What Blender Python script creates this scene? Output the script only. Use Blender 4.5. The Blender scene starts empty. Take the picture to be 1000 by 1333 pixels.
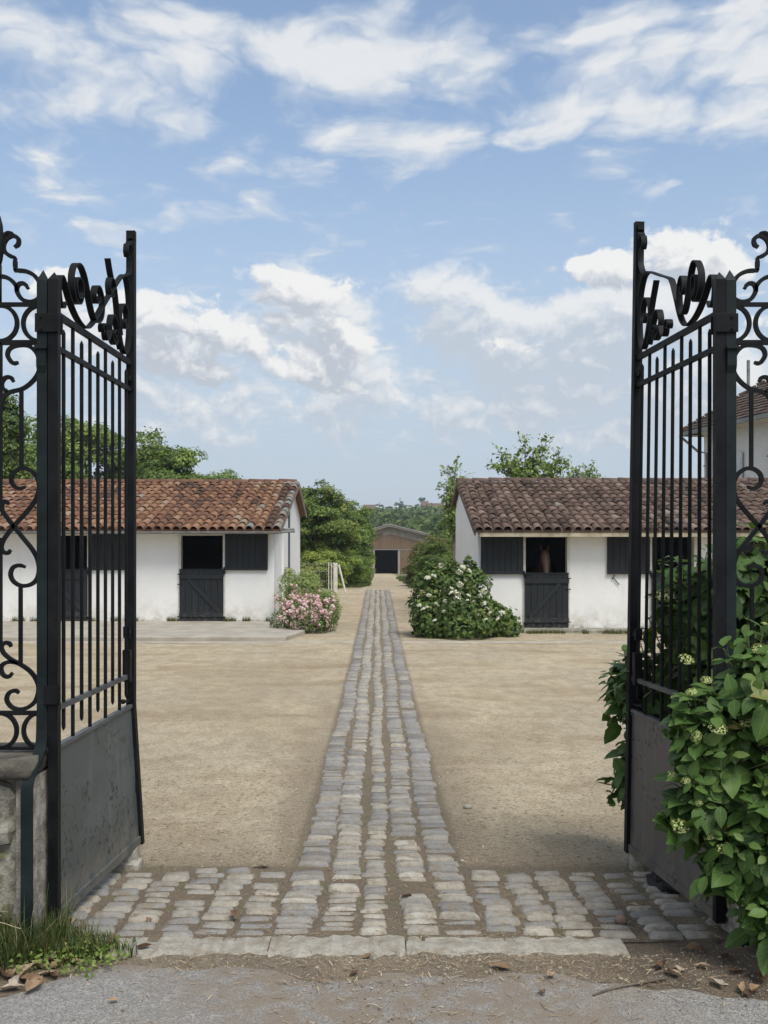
import bpy, bmesh, math, random
import numpy as np
from mathutils import Vector, Matrix, Euler

R = math.radians
sc = bpy.context.scene
col = sc.collection

# ------------------------------------------------------------------ camera
EYE = 1.65
F = 1300.0
VX, VY = 492.0, 714.0
cam_d = bpy.data.cameras.new('camera')
cam = bpy.data.objects.new('camera', cam_d)
col.objects.link(cam)
cam.location = (0, 0, EYE)
cam.rotation_euler = (R(90), 0, 0)
cam_d.sensor_fit = 'AUTO'
cam_d.sensor_width = 36.0
cam_d.lens = F / 1333.0 * 36.0
cam_d.shift_x = 8.0 / 1333.0
cam_d.shift_y = 47.5 / 1333.0
cam_d.clip_start = 0.05
cam_d.clip_end = 4000
sc.camera = cam

# ------------------------------------------------------------------ exposure, sun, sky
sc.view_settings.view_transform = 'Standard'
sc.view_settings.look = 'None'
sc.view_settings.gamma = 1.0
sc.view_settings.use_curve_mapping = False
sc.view_settings.exposure = 0.42

SUN_EL, SUN_AZ = R(56), R(150)          # azimuth clockwise from +Y: behind the camera, to the right
sun_d = bpy.data.lights.new('sun', 'SUN')
sun = bpy.data.objects.new('sun', sun_d)
col.objects.link(sun)
sun_d.energy = 2.6
sun_d.angle = R(28)
sun_d.color = (1.0, 0.965, 0.9)
sdir = Vector((math.sin(SUN_AZ) * math.cos(SUN_EL), math.cos(SUN_AZ) * math.cos(SUN_EL), math.sin(SUN_EL)))
sun.rotation_euler = sdir.to_track_quat('Z', 'Y').to_euler()
sun.location = sdir * 50

world = bpy.data.worlds.new('World')
sc.world = world
world.use_nodes = True


class NT:
    """small helper to write node trees"""
    def __init__(s, tree):
        s.t = tree
        tree.nodes.clear()

    def n(s, kind, **kw):
        nd = s.t.nodes.new(kind)
        for k, v in kw.items():
            setattr(nd, k, v)
        return nd

    def put(s, sock, v):
        if hasattr(v, 'is_output'):
            s.t.links.new(v, sock)
        else:
            if isinstance(v, (tuple, list)) and sock.type == 'RGBA' and len(v) == 3:
                v = (*v, 1.0)
            sock.default_value = v

    def m(s, op, a, b=None, c=None, clamp=False):
        nd = s.n('ShaderNodeMath', operation=op)
        nd.use_clamp = clamp
        for i, v in enumerate((a, b, c)):
            if v is not None:
                s.put(nd.inputs[i], v)
        return nd.outputs[0]

    def v(s, op, a, b=None, c=None):
        nd = s.n('ShaderNodeVectorMath', operation=op)
        for i, v in enumerate((a, b, c)):
            if v is not None:
                s.put(nd.inputs[i], v)
        return nd.outputs['Value'] if op in ('DOT_PRODUCT', 'LENGTH') else nd.outputs[0]

    def noise(s, vec, scale, detail=4, rough=0.55, dist=0.0, dim='3D'):
        nd = s.n('ShaderNodeTexNoise', noise_dimensions=dim)
        if vec is not None:
            s.put(nd.inputs['Vector'], vec)
        nd.inputs['Scale'].default_value = scale
        nd.inputs['Detail'].default_value = detail
        nd.inputs['Roughness'].default_value = rough
        nd.inputs['Distortion'].default_value = dist
        return nd.outputs['Fac']

    def ss(s, x, a, b, lo=0.0, hi=1.0):
        nd = s.n('ShaderNodeMapRange', interpolation_type='SMOOTHSTEP')
        s.put(nd.inputs[0], x)
        nd.inputs[1].default_value, nd.inputs[2].default_value = a, b
        nd.inputs[3].default_value, nd.inputs[4].default_value = lo, hi
        return nd.outputs[0]

    def mix(s, f, a, b, mode='MIX'):
        nd = s.n('ShaderNodeMix', data_type='RGBA', blend_type=mode)
        s.put(nd.inputs[0], f)
        s.put(nd.inputs[6], a)
        s.put(nd.inputs[7], b)
        return nd.outputs[2]

    def ramp(s, f, stops):
        nd = s.n('ShaderNodeValToRGB')
        s.put(nd.inputs[0], f)
        cr = nd.color_ramp
        while len(cr.elements) < len(stops):
            cr.elements.new(0.5)
        for e, (p, c) in zip(cr.elements, stops):
            e.position = p
            e.color = (*c, 1)
        return nd.outputs[0]


def build_world():
    t = NT(world.node_tree)
    out = t.n('ShaderNodeOutputWorld')
    bg = t.n('ShaderNodeBackground')
    sky = t.n('ShaderNodeTexSky', sky_type='NISHITA')
    sky.sun_disc = False
    sky.sun_elevation = SUN_EL
    sky.sun_rotation = SUN_AZ
    sky.altitude = 100
    sky.air_density = 1.0
    sky.dust_density = 1.4
    sky.ozone_density = 1.6
    STR = 0.1
    SKYTINT = (1.40, 1.43, 1.40)
    d = t.n('ShaderNodeTexCoord').outputs['Generated']
    sp = t.n('ShaderNodeSeparateXYZ')
    t.put(sp.inputs[0], d)
    x, y, z = sp.outputs
    az = t.m('ARCTAN2', x, y)
    el = t.m('ARCSINE', z)
    cb = t.n('ShaderNodeCombineXYZ')
    t.put(cb.inputs[0], az)
    t.put(cb.inputs[1], el)
    V = cb.outputs[0]

    def blobs(V, lst):
        acc = None
        for (px, py, rx, ry, w) in lst:
            a = math.atan2(px - VX, F)
            e = math.atan2((VY - py) * math.cos(a), F)
            sx, sy = F / rx, F / ry
            q = t.v('MULTIPLY_ADD', V, (sx, sy, 1), (-a * sx, -e * sy, 0))
            g = t.m('EXPONENT', t.m('MULTIPLY', t.v('DOT_PRODUCT', q, q), -1.0))
            acc = t.m('MULTIPLY', g, w) if acc is None else t.m('MULTIPLY_ADD', g, w, acc)
        return acc

    CUM = [(196, 408, 52, 36, 1.0), (252, 404, 48, 28, .9), (318, 440, 58, 32, .95), (385, 485, 52, 26, .95), (445, 503, 52, 19, .9), (262, 492, 66, 19, .85),
           (215, 462, 66, 24, .75), (392, 370, 58, 30, .85), (435, 402, 44, 40, .8), (468, 452, 42, 26, .85), (350, 352, 34, 18, .7), (897, 322, 60, 32, 1.0), (950, 348, 50, 26, .9), (665, 458, 70, 24, .62), (600, 408, 50, 28, .55),
           (775, 346, 55, 24, .72), (830, 362, 60, 30, .6), (72, 365, 40, 24, .9), (40, 405, 60, 38, .8), (20, 480, 90, 30, .6), (960, 430, 60, 36, .6)]
    SOFT = [(545, 362, 66, 26, .75), (615, 385, 60, 34, .7), (600, 430, 70, 42, .95), (665, 440, 66, 30, .95), (700, 462, 40, 18, .8), (775, 415, 74, 44, .9), (860, 395, 100, 54, .85),
            (540, 300, 40, 26, .58), (410, 395, 70, 56, .8), (300, 460, 130, 60, .75), (470, 465, 60, 50, .6), (110, 450, 120, 70, .85), (800, 500, 200, 44, .75), (940, 500, 120, 60, .75),
            (560, 520, 160, 40, .55), (300, 550, 220, 40, .6), (700, 570, 240, 30, .55)]
    HIGH = [(80, 50, 190, 56, .85), (310, 62, 150, 42, .75), (490, 85, 130, 42, .7), (690, 92, 150, 40, .85), (850, 75, 150, 50, .9), (930, 60, 120, 60, .9),
            (950, 140, 120, 40, .8), (605, 190, 80, 32, .8), (440, 188, 100, 20, .6), (75, 245, 95, 30, .8), (160, 145, 130, 34, .5), (300, 160, 110, 26, .42),
            (298, 218, 34, 14, .55), (275, 280, 34, 14, .6), (322, 262, 26, 16, .5), (430, 240, 80, 18, .52), (740, 152, 80, 22, .5), (420, 298, 110, 14, .3),
            (930, 285, 80, 14, .4), (620, 20, 80, 16, .3), (790, 228, 50, 10, .4), (790, 198, 60, 10, .3)]

    def field(off, lst, sc_, amp, off0):
        Vo = t.v('ADD', V, off)
        wv = t.v('MULTIPLY', Vo, (1.0, 1.35, 1.0))
        warp = t.n('ShaderNodeTexNoise', noise_dimensions='2D')
        t.put(warp.inputs['Vector'], wv)
        warp.inputs['Scale'].default_value = 18
        warp.inputs['Detail'].default_value = 5
        wv = t.v('MULTIPLY_ADD', warp.outputs['Color'], (.04, .04, .0), wv)
        fine = t.noise(wv, sc_ * 1.1, 8, .6, dim='2D')
        vo = t.n('ShaderNodeTexVoronoi', feature='F1', voronoi_dimensions='2D')
        t.put(vo.inputs['Vector'], wv)
        vo.inputs['Scale'].default_value = sc_ * 2.0
        vo.inputs['Detail'].default_value = 3.0
        vo.inputs['Roughness'].default_value = .55
        vo.inputs['Lacunarity'].default_value = 2.3
        puff = t.m('SUBTRACT', .50, vo.outputs['Distance'])
        b = blobs(Vo, lst)
        # the same kind of cloud bank goes on round the whole horizon, outside the view
        e2 = t.n('ShaderNodeSeparateXYZ')
        t.put(e2.inputs[0], Vo)
        band = t.m('MULTIPLY', t.ss(e2.outputs[1], .08, .2), t.ss(e2.outputs[1], .75, .35))
        front = t.ss(t.m('ABSOLUTE', e2.outputs[0]), .42, .6)
        low = t.ss(t.noise(t.v('ADD', wv, (3.1, 1.7, 0)), 3.2, 2, dim='2D'), .42, .66)
        b = t.m('ADD', b, t.m('MULTIPLY', t.m('MULTIPLY', low, band), front))
        n_ = t.m('ADD', t.m('MULTIPLY_ADD', fine, amp, -amp * .5), t.m('MULTIPLY', puff, amp * .7))
        n_ = t.m('MULTIPLY', n_, t.m('MULTIPLY', b, 2.2, clamp=True))
        return t.m('ADD', n_, t.m('SUBTRACT', t.m('MINIMUM', b, 1.1), off0)), b

    UP1, UP2 = (.004, .011, 0), (.012, .034, 0)
    c0, _ = field((0, 0, 0), CUM, 9, 1.15, .28)
    c1, _ = field(UP1, CUM, 9, 1.15, .28)
    s0, _ = field((0, 0, 0), SOFT, 8, .95, .40)
    s1, _ = field(UP1, SOFT, 8, .95, .40)
    bc = blobs(t.v('ADD', V, UP2), CUM)
    bs_ = blobs(t.v('ADD', V, UP2), SOFT)
    BELLY, TOP = (3.95, 4.3, 4.85), (6.75, 6.75, 6.7)
    cum_d = t.ss(c0, -.05, .34)
    # light comes from above: faces turned up are bright, deep bellies grey
    rel = t.m('SUBTRACT', c0, c1)
    sh = t.m('SUBTRACT', t.m('MULTIPLY_ADD', t.ss(bc, .25, 1.05), .95, .22), t.m('MULTIPLY', rel, 1.5), clamp=True)
    c_cum = t.mix(sh, TOP, BELLY)
    soft_d = t.ss(s0, -.26, .36, 0, .93)
    rel2 = t.m('SUBTRACT', s0, s1)
    sh2 = t.m('SUBTRACT', t.m('MULTIPLY_ADD', t.ss(bs_, .3, 1.25), .8, .26), t.m('MULTIPLY', rel2, 1.5), clamp=True)
    c_soft = t.mix(sh2, (6.3, 6.4, 6.5), (4.05, 4.55, 5.2))

    # high thin layer, projected on a flat deck overhead
    den = t.m('MAXIMUM', z, 0.04)
    cx = t.n('ShaderNodeCombineXYZ')
    t.put(cx.inputs[0], t.m('DIVIDE', x, den))
    t.put(cx.inputs[1], t.m('MULTIPLY', t.m('DIVIDE', y, den), .8))
    D = cx.outputs[0]
    wz = t.n('ShaderNodeTexNoise', noise_dimensions='2D')
    t.put(wz.inputs['Vector'], D)
    wz.inputs['Scale'].default_value = 2.6
    wz.inputs['Detail'].default_value = 5
    D2 = t.v('MULTIPLY_ADD', wz.outputs['Color'], (.3, .3, 0), D)
    hf = t.noise(D2, 3.6, 8, .55, dim='2D')
    hv = t.n('ShaderNodeTexVoronoi', feature='F1', voronoi_dimensions='2D')
    t.put(hv.inputs['Vector'], D2)
    hv.inputs['Scale'].default_value = 4.5
    hv.inputs['Detail'].default_value = 3.0
    hv.inputs['Roughness'].default_value = .55
    hpuff = t.m('MULTIPLY', t.m('SUBTRACT', .48, hv.outputs['Distance']), 1.0)
    hl = t.ss(t.noise(D, .8, 2, dim='2D'), .44, .62)
    hb = t.m('ADD', blobs(V, HIGH), t.m('MULTIPLY', hl, t.ss(t.m('ABSOLUTE', az), .40, .6)))
    hb = t.m('ADD', hb, t.m('MULTIPLY', hl, t.ss(el, .5, .62)))
    hd = t.m('ADD', t.m('ADD', hpuff, t.m('MULTIPLY_ADD', hf, 2.2, -1.1)), t.m('SUBTRACT', t.m('MINIMUM', hb, 1.0), .16))
    hdens = t.ss(hd, -.45, .75, 0, .93)
    hdens = t.m('MULTIPLY', hdens, t.ss(el, .04, .16))
    c_high = t.mix(t.ss(hd, .0, .9), (5.1, 5.5, 6.0), (6.2, 6.3, 6.4))

    base = t.mix(1.0, sky.outputs[0], SKYTINT, 'MULTIPLY')
    # thin milky veil low in the sky
    veil = t.ss(el, .46, .04, 0.16, .92)
    skyc = t.mix(veil, base, (3.85, 4.45, 5.2))
    skyc = t.mix(hdens, skyc, c_high)
    skyc = t.mix(soft_d, skyc, c_soft)
    skyc = t.mix(t.m('MULTIPLY', cum_d, t.ss(el, .02, .13, .4, .97)), skyc, c_cum)
    t.put(bg.inputs[0], skyc)
    bg.inputs[1].default_value = STR
    t.t.links.new(bg.outputs[0], out.inputs[0])


build_world()
try:
    sc.cycles.max_bounces = 6
    sc.cycles.diffuse_bounces = 3
    sc.cycles.glossy_bounces = 2
    sc.cycles.transparent_max_bounces = 8
except Exception:
    pass

# ------------------------------------------------------------------ helpers
WL = {}


def rnd(a, b):
    return random.uniform(a, b)


def P(px, py, Y):
    return Vector(((px - VX) / F * Y, Y, EYE + (VY - py) / F * Y))


def PX(px, Y):
    return (px - VX) / F * Y


def PZ(py, Y):
    return EYE + (VY - py) / F * Y


PROF = [(-30, .0), (0, .0), (4.0, .0), (4.25, -.003), (5.2, -.055), (7, -.115), (10, -.17), (13, -.188), (17.5, -.184), (22, -.17),
        (25, -.145), (31, -.05), (36, .025), (39, .045), (43, .03), (60, -.3), (85, -.70), (110, -1.14), (160, -1.6), (400, -2.0)]
_py, _pz = np.array([p[0] for p in PROF], float), np.array([p[1] for p in PROF], float)


def prof(y):
    # smoothed piecewise profile of the ground along the drive
    y = np.asarray(y, float)
    w = np.clip(np.abs(y) * .06, .25, 4.0)
    return (np.interp(y - w, _py, _pz) + 2 * np.interp(y, _py, _pz) + np.interp(y + w, _py, _pz)) / 4


def G(x, y):
    return float(prof(y))


def tag(o, label=None, cat=None, group=None, kind=None):
    if label: o['label'] = label
    if cat: o['category'] = cat
    if group: o['group'] = group
    if kind: o['kind'] = kind
    return o


def wl(o):
    return WL.get(o.name, Vector((0, 0, 0))) if o is not None else Vector((0, 0, 0))


def link(o, parent, loc):
    col.objects.link(o)
    loc = Vector(loc)
    if parent is not None:
        o.parent = parent
    o.location = loc - wl(parent)
    WL[o.name] = loc
    return o


def thing(name, label, cat, loc, group=None):
    o = bpy.data.objects.new(name, None)
    o.empty_display_size = .2
    link(o, None, loc)
    return tag(o, label, cat, group)


def inst(name, mesh, parent, loc, rot=(0, 0, 0), scale=(1, 1, 1)):
    o = bpy.data.objects.new(name, mesh)
    link(o, parent, loc)
    o.rotation_euler = rot
    o.scale = scale
    return o


class MB:
    def __init__(s):
        s.v, s.f, s.t = [], [], []
        s.cur = 0.5

    def add(s, vs, fs):
        b = len(s.v)
        s.v += [tuple(v) for v in vs]
        s.f += [tuple(i + b for i in f) for f in fs]
        s.t += [s.cur] * len(vs)

    def box(s, x0, x1, y0, y1, z0, z1):
        s.add([(x0, y0, z0), (x1, y0, z0), (x1, y1, z0), (x0, y1, z0), (x0, y0, z1), (x1, y0, z1), (x1, y1, z1), (x0, y1, z1)],
              [(0, 3, 2, 1), (4, 5, 6, 7), (0, 1, 5, 4), (1, 2, 6, 5), (2, 3, 7, 6), (3, 0, 4, 7)])

    def obox(s, c, ax, ay, az):
        """box by centre and three half-axis vectors"""
        c, ax, ay, az = Vector(c), Vector(ax), Vector(ay), Vector(az)
        vs = [c + i * ax + j * ay + k * az for k in (-1, 1) for (i, j) in ((-1, -1), (1, -1), (1, 1), (-1, 1))]
        s.add(vs, [(0, 3, 2, 1), (4, 5, 6, 7), (0, 1, 5, 4), (1, 2, 6, 5), (2, 3, 7, 6), (3, 0, 4, 7)])

    def bar(s, a, b, n, hw, ht):
        """rectangular bar from a to b, half-width hw along n, half-thickness ht across"""
        a, b = Vector(a), Vector(b)
        T = (b - a)
        n = Vector(n)
        S = T.normalized().cross(n).normalized()
        n = S.cross(T.normalized()).normalized()
        s.obox((a + b) / 2, T / 2, n * hw, S * ht)

    def prism(s, poly, axis, a, b):
        """polygon (u,v) extruded along axis 'x','y' or 'z' from a to b"""
        def mk(u, v, w):
            return {'x': (w, u, v), 'y': (u, w, v), 'z': (u, v, w)}[axis]
        n = len(poly)
        vs = [mk(u, v, a) for u, v in poly] + [mk(u, v, b) for u, v in poly]
        s.add(vs, [tuple(range(n)), tuple(range(2 * n - 1, n - 1, -1))] + [(i, i + n, (i + 1) % n + n, (i + 1) % n) for i in range(n)])

    def tube(s, pts, rad, n=6, cap=True):
        pts = [Vector(p) for p in pts]
        if not isinstance(rad, (list, tuple)):
            rad = [rad] * len(pts)
        vs, fs = [], []
        up = Vector((0.13, 0.21, 0.97))
        for i, p in enumerate(pts):
            T = (pts[min(i + 1, len(pts) - 1)] - pts[max(i - 1, 0)]).normalized()
            A = T.cross(up)
            if A.length < .05:
                A = T.cross(Vector((1, 0, 0)))
            A.normalize()
            B = T.cross(A)
            for k in range(n):
                q = 2 * math.pi * k / n
                vs.append(p + (A * math.cos(q) + B * math.sin(q)) * rad[i])
        for i in range(len(pts) - 1):
            for k in range(n):
                k2 = (k + 1) % n
                fs.append((i * n + k, i * n + k2, (i + 1) * n + k2, (i + 1) * n + k))
        if cap:
            fs.append(tuple(range(n - 1, -1, -1)))
            fs.append(tuple((len(pts) - 1) * n + k for k in range(n)))
        s.add(vs, fs)

    def sweep(s, pts, nrm, ht, hw):
        """flat iron strap along pts; hw along nrm, ht across in the plane"""
        pts = [Vector(p) for p in pts]
        nrm = Vector(nrm).normalized()
        vs, fs = [], []
        L = len(pts)
        hts = ht if isinstance(ht, (list, tuple)) else [ht] * L
        for i, p in enumerate(pts):
            T = (pts[min(i + 1, L - 1)] - pts[max(i - 1, 0)]).normalized()
            S = T.cross(nrm).normalized()
            vs += [p + S * hts[i] + nrm * hw, p + S * hts[i] - nrm * hw, p - S * hts[i] - nrm * hw, p - S * hts[i] + nrm * hw]
        for i in range(L - 1):
            for k in range(4):
                k2 = (k + 1) % 4
                fs.append((i * 4 + k, i * 4 + k2, i * 4 + 4 + k2, i * 4 + 4 + k))
        fs += [(3, 2, 1, 0), tuple((L - 1) * 4 + k for k in range(4))]
        s.add(vs, fs)

    def ball(s, c, r, nu=8, nv=5, sq=(1, 1, 1), jit=0):
        c = Vector(c)
        vs, fs = [c + Vector((0, 0, -r * sq[2]))], []
        for j in range(1, nv):
            th = math.pi * j / nv
            for i in range(nu):
                ph = 2 * math.pi * i / nu
                k = r * (1 + rnd(-jit, jit))
                vs.append(c + Vector((k * math.sin(th) * math.cos(ph) * sq[0], k * math.sin(th) * math.sin(ph) * sq[1], -k * math.cos(th) * sq[2])))
        vs.append(c + Vector((0, 0, r * sq[2])))
        for i in range(nu):
            fs.append((0, 1 + (i + 1) % nu, 1 + i))
            fs.append((len(vs) - 1, len(vs) - 1 - nu + i, len(vs) - 1 - nu + (i + 1) % nu))
        for j in range(nv - 2):
            for i in range(nu):
                a, b = 1 + j * nu + i, 1 + j * nu + (i + 1) % nu
                fs.append((a, b, b + nu, a + nu))
        s.add(vs, fs)

    def mesh(s, name, mat, off=(0, 0, 0), smooth=False):
        me = bpy.data.meshes.new(name)
        o = Vector(off)
        me.from_pydata([(v[0] - o.x, v[1] - o.y, v[2] - o.z) for v in s.v], [], s.f)
        at = me.attributes.new('tint', 'FLOAT', 'POINT')
        at.data.foreach_set('value', s.t)
        if mat: me.materials.append(mat)
        if smooth:
            me.polygons.foreach_set('use_smooth', [True] * len(me.polygons))
        me.update()
        return me

    def build(s, name, mat, parent=None, loc=None, smooth=False, bevel=0):
        """vertices are in world coordinates; the origin goes to loc (default: the parent's base)"""
        loc = Vector(loc) if loc is not None else Vector(wl(parent))
        o = bpy.data.objects.new(name, s.mesh(name, mat, loc, smooth))
        link(o, parent, loc)
        if bevel:
            md = o.modifiers.new('bevel', 'BEVEL')
            md.width, md.segments, md.limit_method = bevel, 2, 'ANGLE'
        return o


def np_mesh(name, V, faces4, tint, mat, smooth=False):
    """fast mesh of quads from numpy arrays"""
    me = bpy.data.meshes.new(name)
    nv, nf = len(V), len(faces4)
    me.vertices.add(nv)
    me.vertices.foreach_set('co', np.ascontiguousarray(V, dtype=np.float32).ravel())
    me.loops.add(nf * 4)
    me.loops.foreach_set('vertex_index', np.ascontiguousarray(faces4, dtype=np.int32).ravel())
    me.polygons.add(nf)
    me.polygons.foreach_set('loop_start', np.arange(0, nf * 4, 4, dtype=np.int32))
    if smooth:
        me.polygons.foreach_set('use_smooth', np.ones(nf, dtype=bool))
    at = me.attributes.new('tint', 'FLOAT', 'POINT')
    at.data.foreach_set('value', np.ascontiguousarray(tint, dtype=np.float32))
    me.materials.append(mat)
    me.update(calc_edges=True)
    return me


def np_obj(name, V, Fc, tint, mat, parent=None, loc=None, smooth=False):
    loc = Vector(loc) if loc is not None else Vector(wl(parent))
    o = bpy.data.objects.new(name, np_mesh(name, V - np.array(loc), Fc, tint, mat, smooth))
    return link(o, parent, loc)


def spline(pts, k=6):
    """Catmull-Rom through points of any dimension"""
    p = [np.array(q, float) for q in pts]
    p = [2 * p[0] - p[1]] + p + [2 * p[-1] - p[-2]]
    out = []
    for i in range(1, len(p) - 2):
        for j in range(k):
            u = j / k
            a, b, c, d = p[i - 1], p[i], p[i + 1], p[i + 2]
            out.append(.5 * ((2 * b) + (c - a) * u + (2 * a - 5 * b + 4 * c - d) * u * u + (3 * b - a - 3 * c + d) * u ** 3))
    out.append(p[-2])
    return out


# ------------------------------------------------------------------ materials
def new_mat(name):
    m = bpy.data.materials.new(name)
    m.use_nodes = True
    t = NT(m.node_tree)
    out = t.n('ShaderNodeOutputMaterial')
    return m, t, out


def finish(t, out, colr, rough, bump=None, bs=.3, bd=.01, spec=.35, metal=0.0):
    b = t.n('ShaderNodeBsdfPrincipled')
    t.put(b.inputs['Base Color'], colr)
    t.put(b.inputs['Roughness'], rough)
    b.inputs['Metallic'].default_value = metal
    b.inputs['Specular IOR Level'].default_value = spec
    if bump is not None:
        bn = t.n('ShaderNodeBump')
        bn.inputs['Strength'].default_value = bs
        bn.inputs['Distance'].default_value = bd
        t.put(bn.inputs['Height'], bump)
        t.t.links.new(bn.outputs[0], b.inputs['Normal'])
    t.t.links.new(b.outputs[0], out.inputs[0])
    return b


def pos(t):
    return t.n('ShaderNodeNewGeometry').outputs['Position']


def tint(t):
    return t.n('ShaderNodeAttribute', attribute_name='tint').outputs['Fac']


def obj_rand(t):
    return t.n('ShaderNodeObjectInfo').outputs['Random']


def simple(name, c1, c2, scale=6, rough=.7, bs=.3, bd=.01, spec=.3, detail=5, fine=None, coord='pos', use_tint=0.0):
    m, t, out = new_mat(name)
    p = pos(t) if coord == 'pos' else t.n('ShaderNodeTexCoord').outputs['Object']
    n = t.noise(p, scale, detail, .6)
    f = t.ss(n, .32, .68)
    if use_tint:
        f = t.m('ADD', t.m('MULTIPLY', f, 1 - use_tint), t.m('MULTIPLY', tint(t), use_tint), clamp=True)
    c = t.mix(f, c1, c2)
    h = t.noise(p, fine or scale * 6, 5, .65)
    c = t.mix(t.ss(h, .3, .7, .12, 0), c, (0, 0, 0))
    finish(t, out, c, rough, h, bs, bd, spec)
    return m


def ramp_mat(name, stops, rough=.85, nscale=18, bs=.5, bd=.006, spec=.2, mottle=.35, dust=None):
    """colour picked per piece by its tint, mottled by noise"""
    m, t, out = new_mat(name)
    p = pos(t)
    n1 = t.noise(p, nscale, 5, .65)
    n2 = t.noise(p, nscale * 5, 4, .6)
    f = t.m('ADD', tint(t), t.m('MULTIPLY', t.m('SUBTRACT', n1, .5), mottle), clamp=True)
    c = t.ramp(f, stops)
    c = t.mix(t.ss(n2, .35, .75, 0, .35), c, t.mix(1.0, c, (.45, .42, .4), 'MULTIPLY'))
    if dust:
        c = t.mix(t.ss(t.noise(p, nscale * .55, 6, .68), .46, .66, 0, .72), c, dust)
    h = t.m('ADD', n1, t.m('MULTIPLY', n2, .4))
    finish(t, out, c, rough, h, bs, bd, spec)
    return m


def leaf_mat(name, stops, trans=.3, rough=.55, spec=.3, nscale=3.0, mottle=.3, veins=False):
    m, t, out = new_mat(name)
    n1 = t.noise(pos(t), nscale, 3, .6)
    f = t.m('ADD', tint(t), t.m('MULTIPLY', t.m('SUBTRACT', n1, .5), mottle), clamp=True)
    c = t.ramp(f, stops)
    b = t.n('ShaderNodeBsdfPrincipled')
    b.inputs['Roughness'].default_value = rough
    b.inputs['Specular IOR Level'].default_value = spec
    if veins:
        tc = t.n('ShaderNodeTexCoord')
        uv = t.n('ShaderNodeAttribute', attribute_name='leafuv').outputs['Vector']
        sp = t.n('ShaderNodeSeparateXYZ')
        t.put(sp.inputs[0], uv)
        u, v = sp.outputs[0], sp.outputs[1]
        au = t.m('ABSOLUTE', u)
        ph = t.m('SUBTRACT', t.m('MULTIPLY', v, 7.0), t.m('MULTIPLY', au, 2.6))
        w = t.m('ABSOLUTE', t.m('SUBTRACT', t.m('FRACT', ph), .5))
        side = t.ss(w, .07, .0)
        mid = t.ss(au, .07, .02)
        vein = t.m('MAXIMUM', side, mid)
        c = t.mix(t.m('MULTIPLY', vein, .32), c, (.22, .30, .09))
        bn = t.n('ShaderNodeBump')
        bn.inputs['Strength'].default_value = .35
        bn.inputs['Distance'].default_value = .004
        t.put(bn.inputs['Height'], t.m('ADD', t.m('MULTIPLY', vein, -1.0), t.m('MULTIPLY', t.noise(pos(t), 60, 3), .8)))
        t.t.links.new(bn.outputs[0], b.inputs['Normal'])
    t.put(b.inputs['Base Color'], c)
    tr = t.n('ShaderNodeBsdfTranslucent')
    t.put(tr.inputs[0], t.mix(1.0, c, (1.15, 1.25, .55), 'MULTIPLY'))
    mx = t.n('ShaderNodeMixShader')
    mx.inputs[0].default_value = trans
    t.t.links.new(b.outputs[0], mx.inputs[1])
    t.t.links.new(tr.outputs[0], mx.inputs[2])
    t.t.links.new(mx.outputs[0], out.inputs[0])
    return m


def iron_mat(name, base, rust=.3):
    m, t, out = new_mat(name)
    p = pos(t)
    n = t.noise(p, 7, 6, .65)
    n2 = t.noise(p, 70, 4, .6)
    c = t.mix(t.ss(n, .35, .7), base, tuple(v * 1.5 + .004 for v in base))
    r = t.m('MULTIPLY', t.ss(t.noise(p, 16, 7, .72), .62 - rust * .15, .75), .75)
    c = t.mix(r, c, (.03, .017, .012))
    finish(t, out, c, t.ss(n, .3, .7, .5, .7), n2, .25, .0015, .14)
    return m


def plate_mat(name, base, grey):
    """painted sheet iron, chipped and rain-streaked"""
    m, t, out = new_mat(name)
    p = pos(t)
    n = t.noise(p, 3.0, 6, .6)
    st = t.v('MULTIPLY', p, (14, 14, 1.1))
    streak = t.noise(st, 1.0, 5, .65)
    c = t.mix(t.ss(n, .35, .65), base, grey)
    c = t.mix(t.ss(streak, .52, .72, 0, .5), c, tuple(v * 1.5 for v in grey))
    chips = t.m('MULTIPLY', t.ss(t.noise(p, 34, 3, .6), .585, .60), t.ss(t.noise(p, 4.2, 3), .47, .53))
    c = t.mix(chips, c, (.02, .014, .011))
    z = t.n('ShaderNodeSeparateXYZ')
    t.put(z.inputs[0], p)
    mud = t.m('MULTIPLY', t.ss(z.outputs[2], .28, .05), t.ss(t.noise(p, 9, 5), .3, .7))
    c = t.mix(t.m('MULTIPLY', mud, .6), c, (.19, .16, .125))
    h = t.m('SUBTRACT', t.noise(p, 40, 4), t.m('MULTIPLY', chips, 1.2))
    finish(t, out, c, t.ss(n, .3, .7, .38, .55), h, .3, .002, .4)
    return m


M_IRON = iron_mat('black_iron', (.0040, .0048, .0056), .2)
M_STRAP = iron_mat('green_black_iron', (.008, .0125, .013), .15)
M_PLATE_L = plate_mat('grey_green_plate', (0.050, 0.064, 0.066), (0.076, 0.088, 0.087))
M_PLATE_R = plate_mat('brown_grey_plate', (.060, .058, .055), (.084, .081, .076))
M_STEEL = simple('worn_steel', (.045, .05, .055), (.10, .105, .11), 12, .5, .2, .002)


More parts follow.
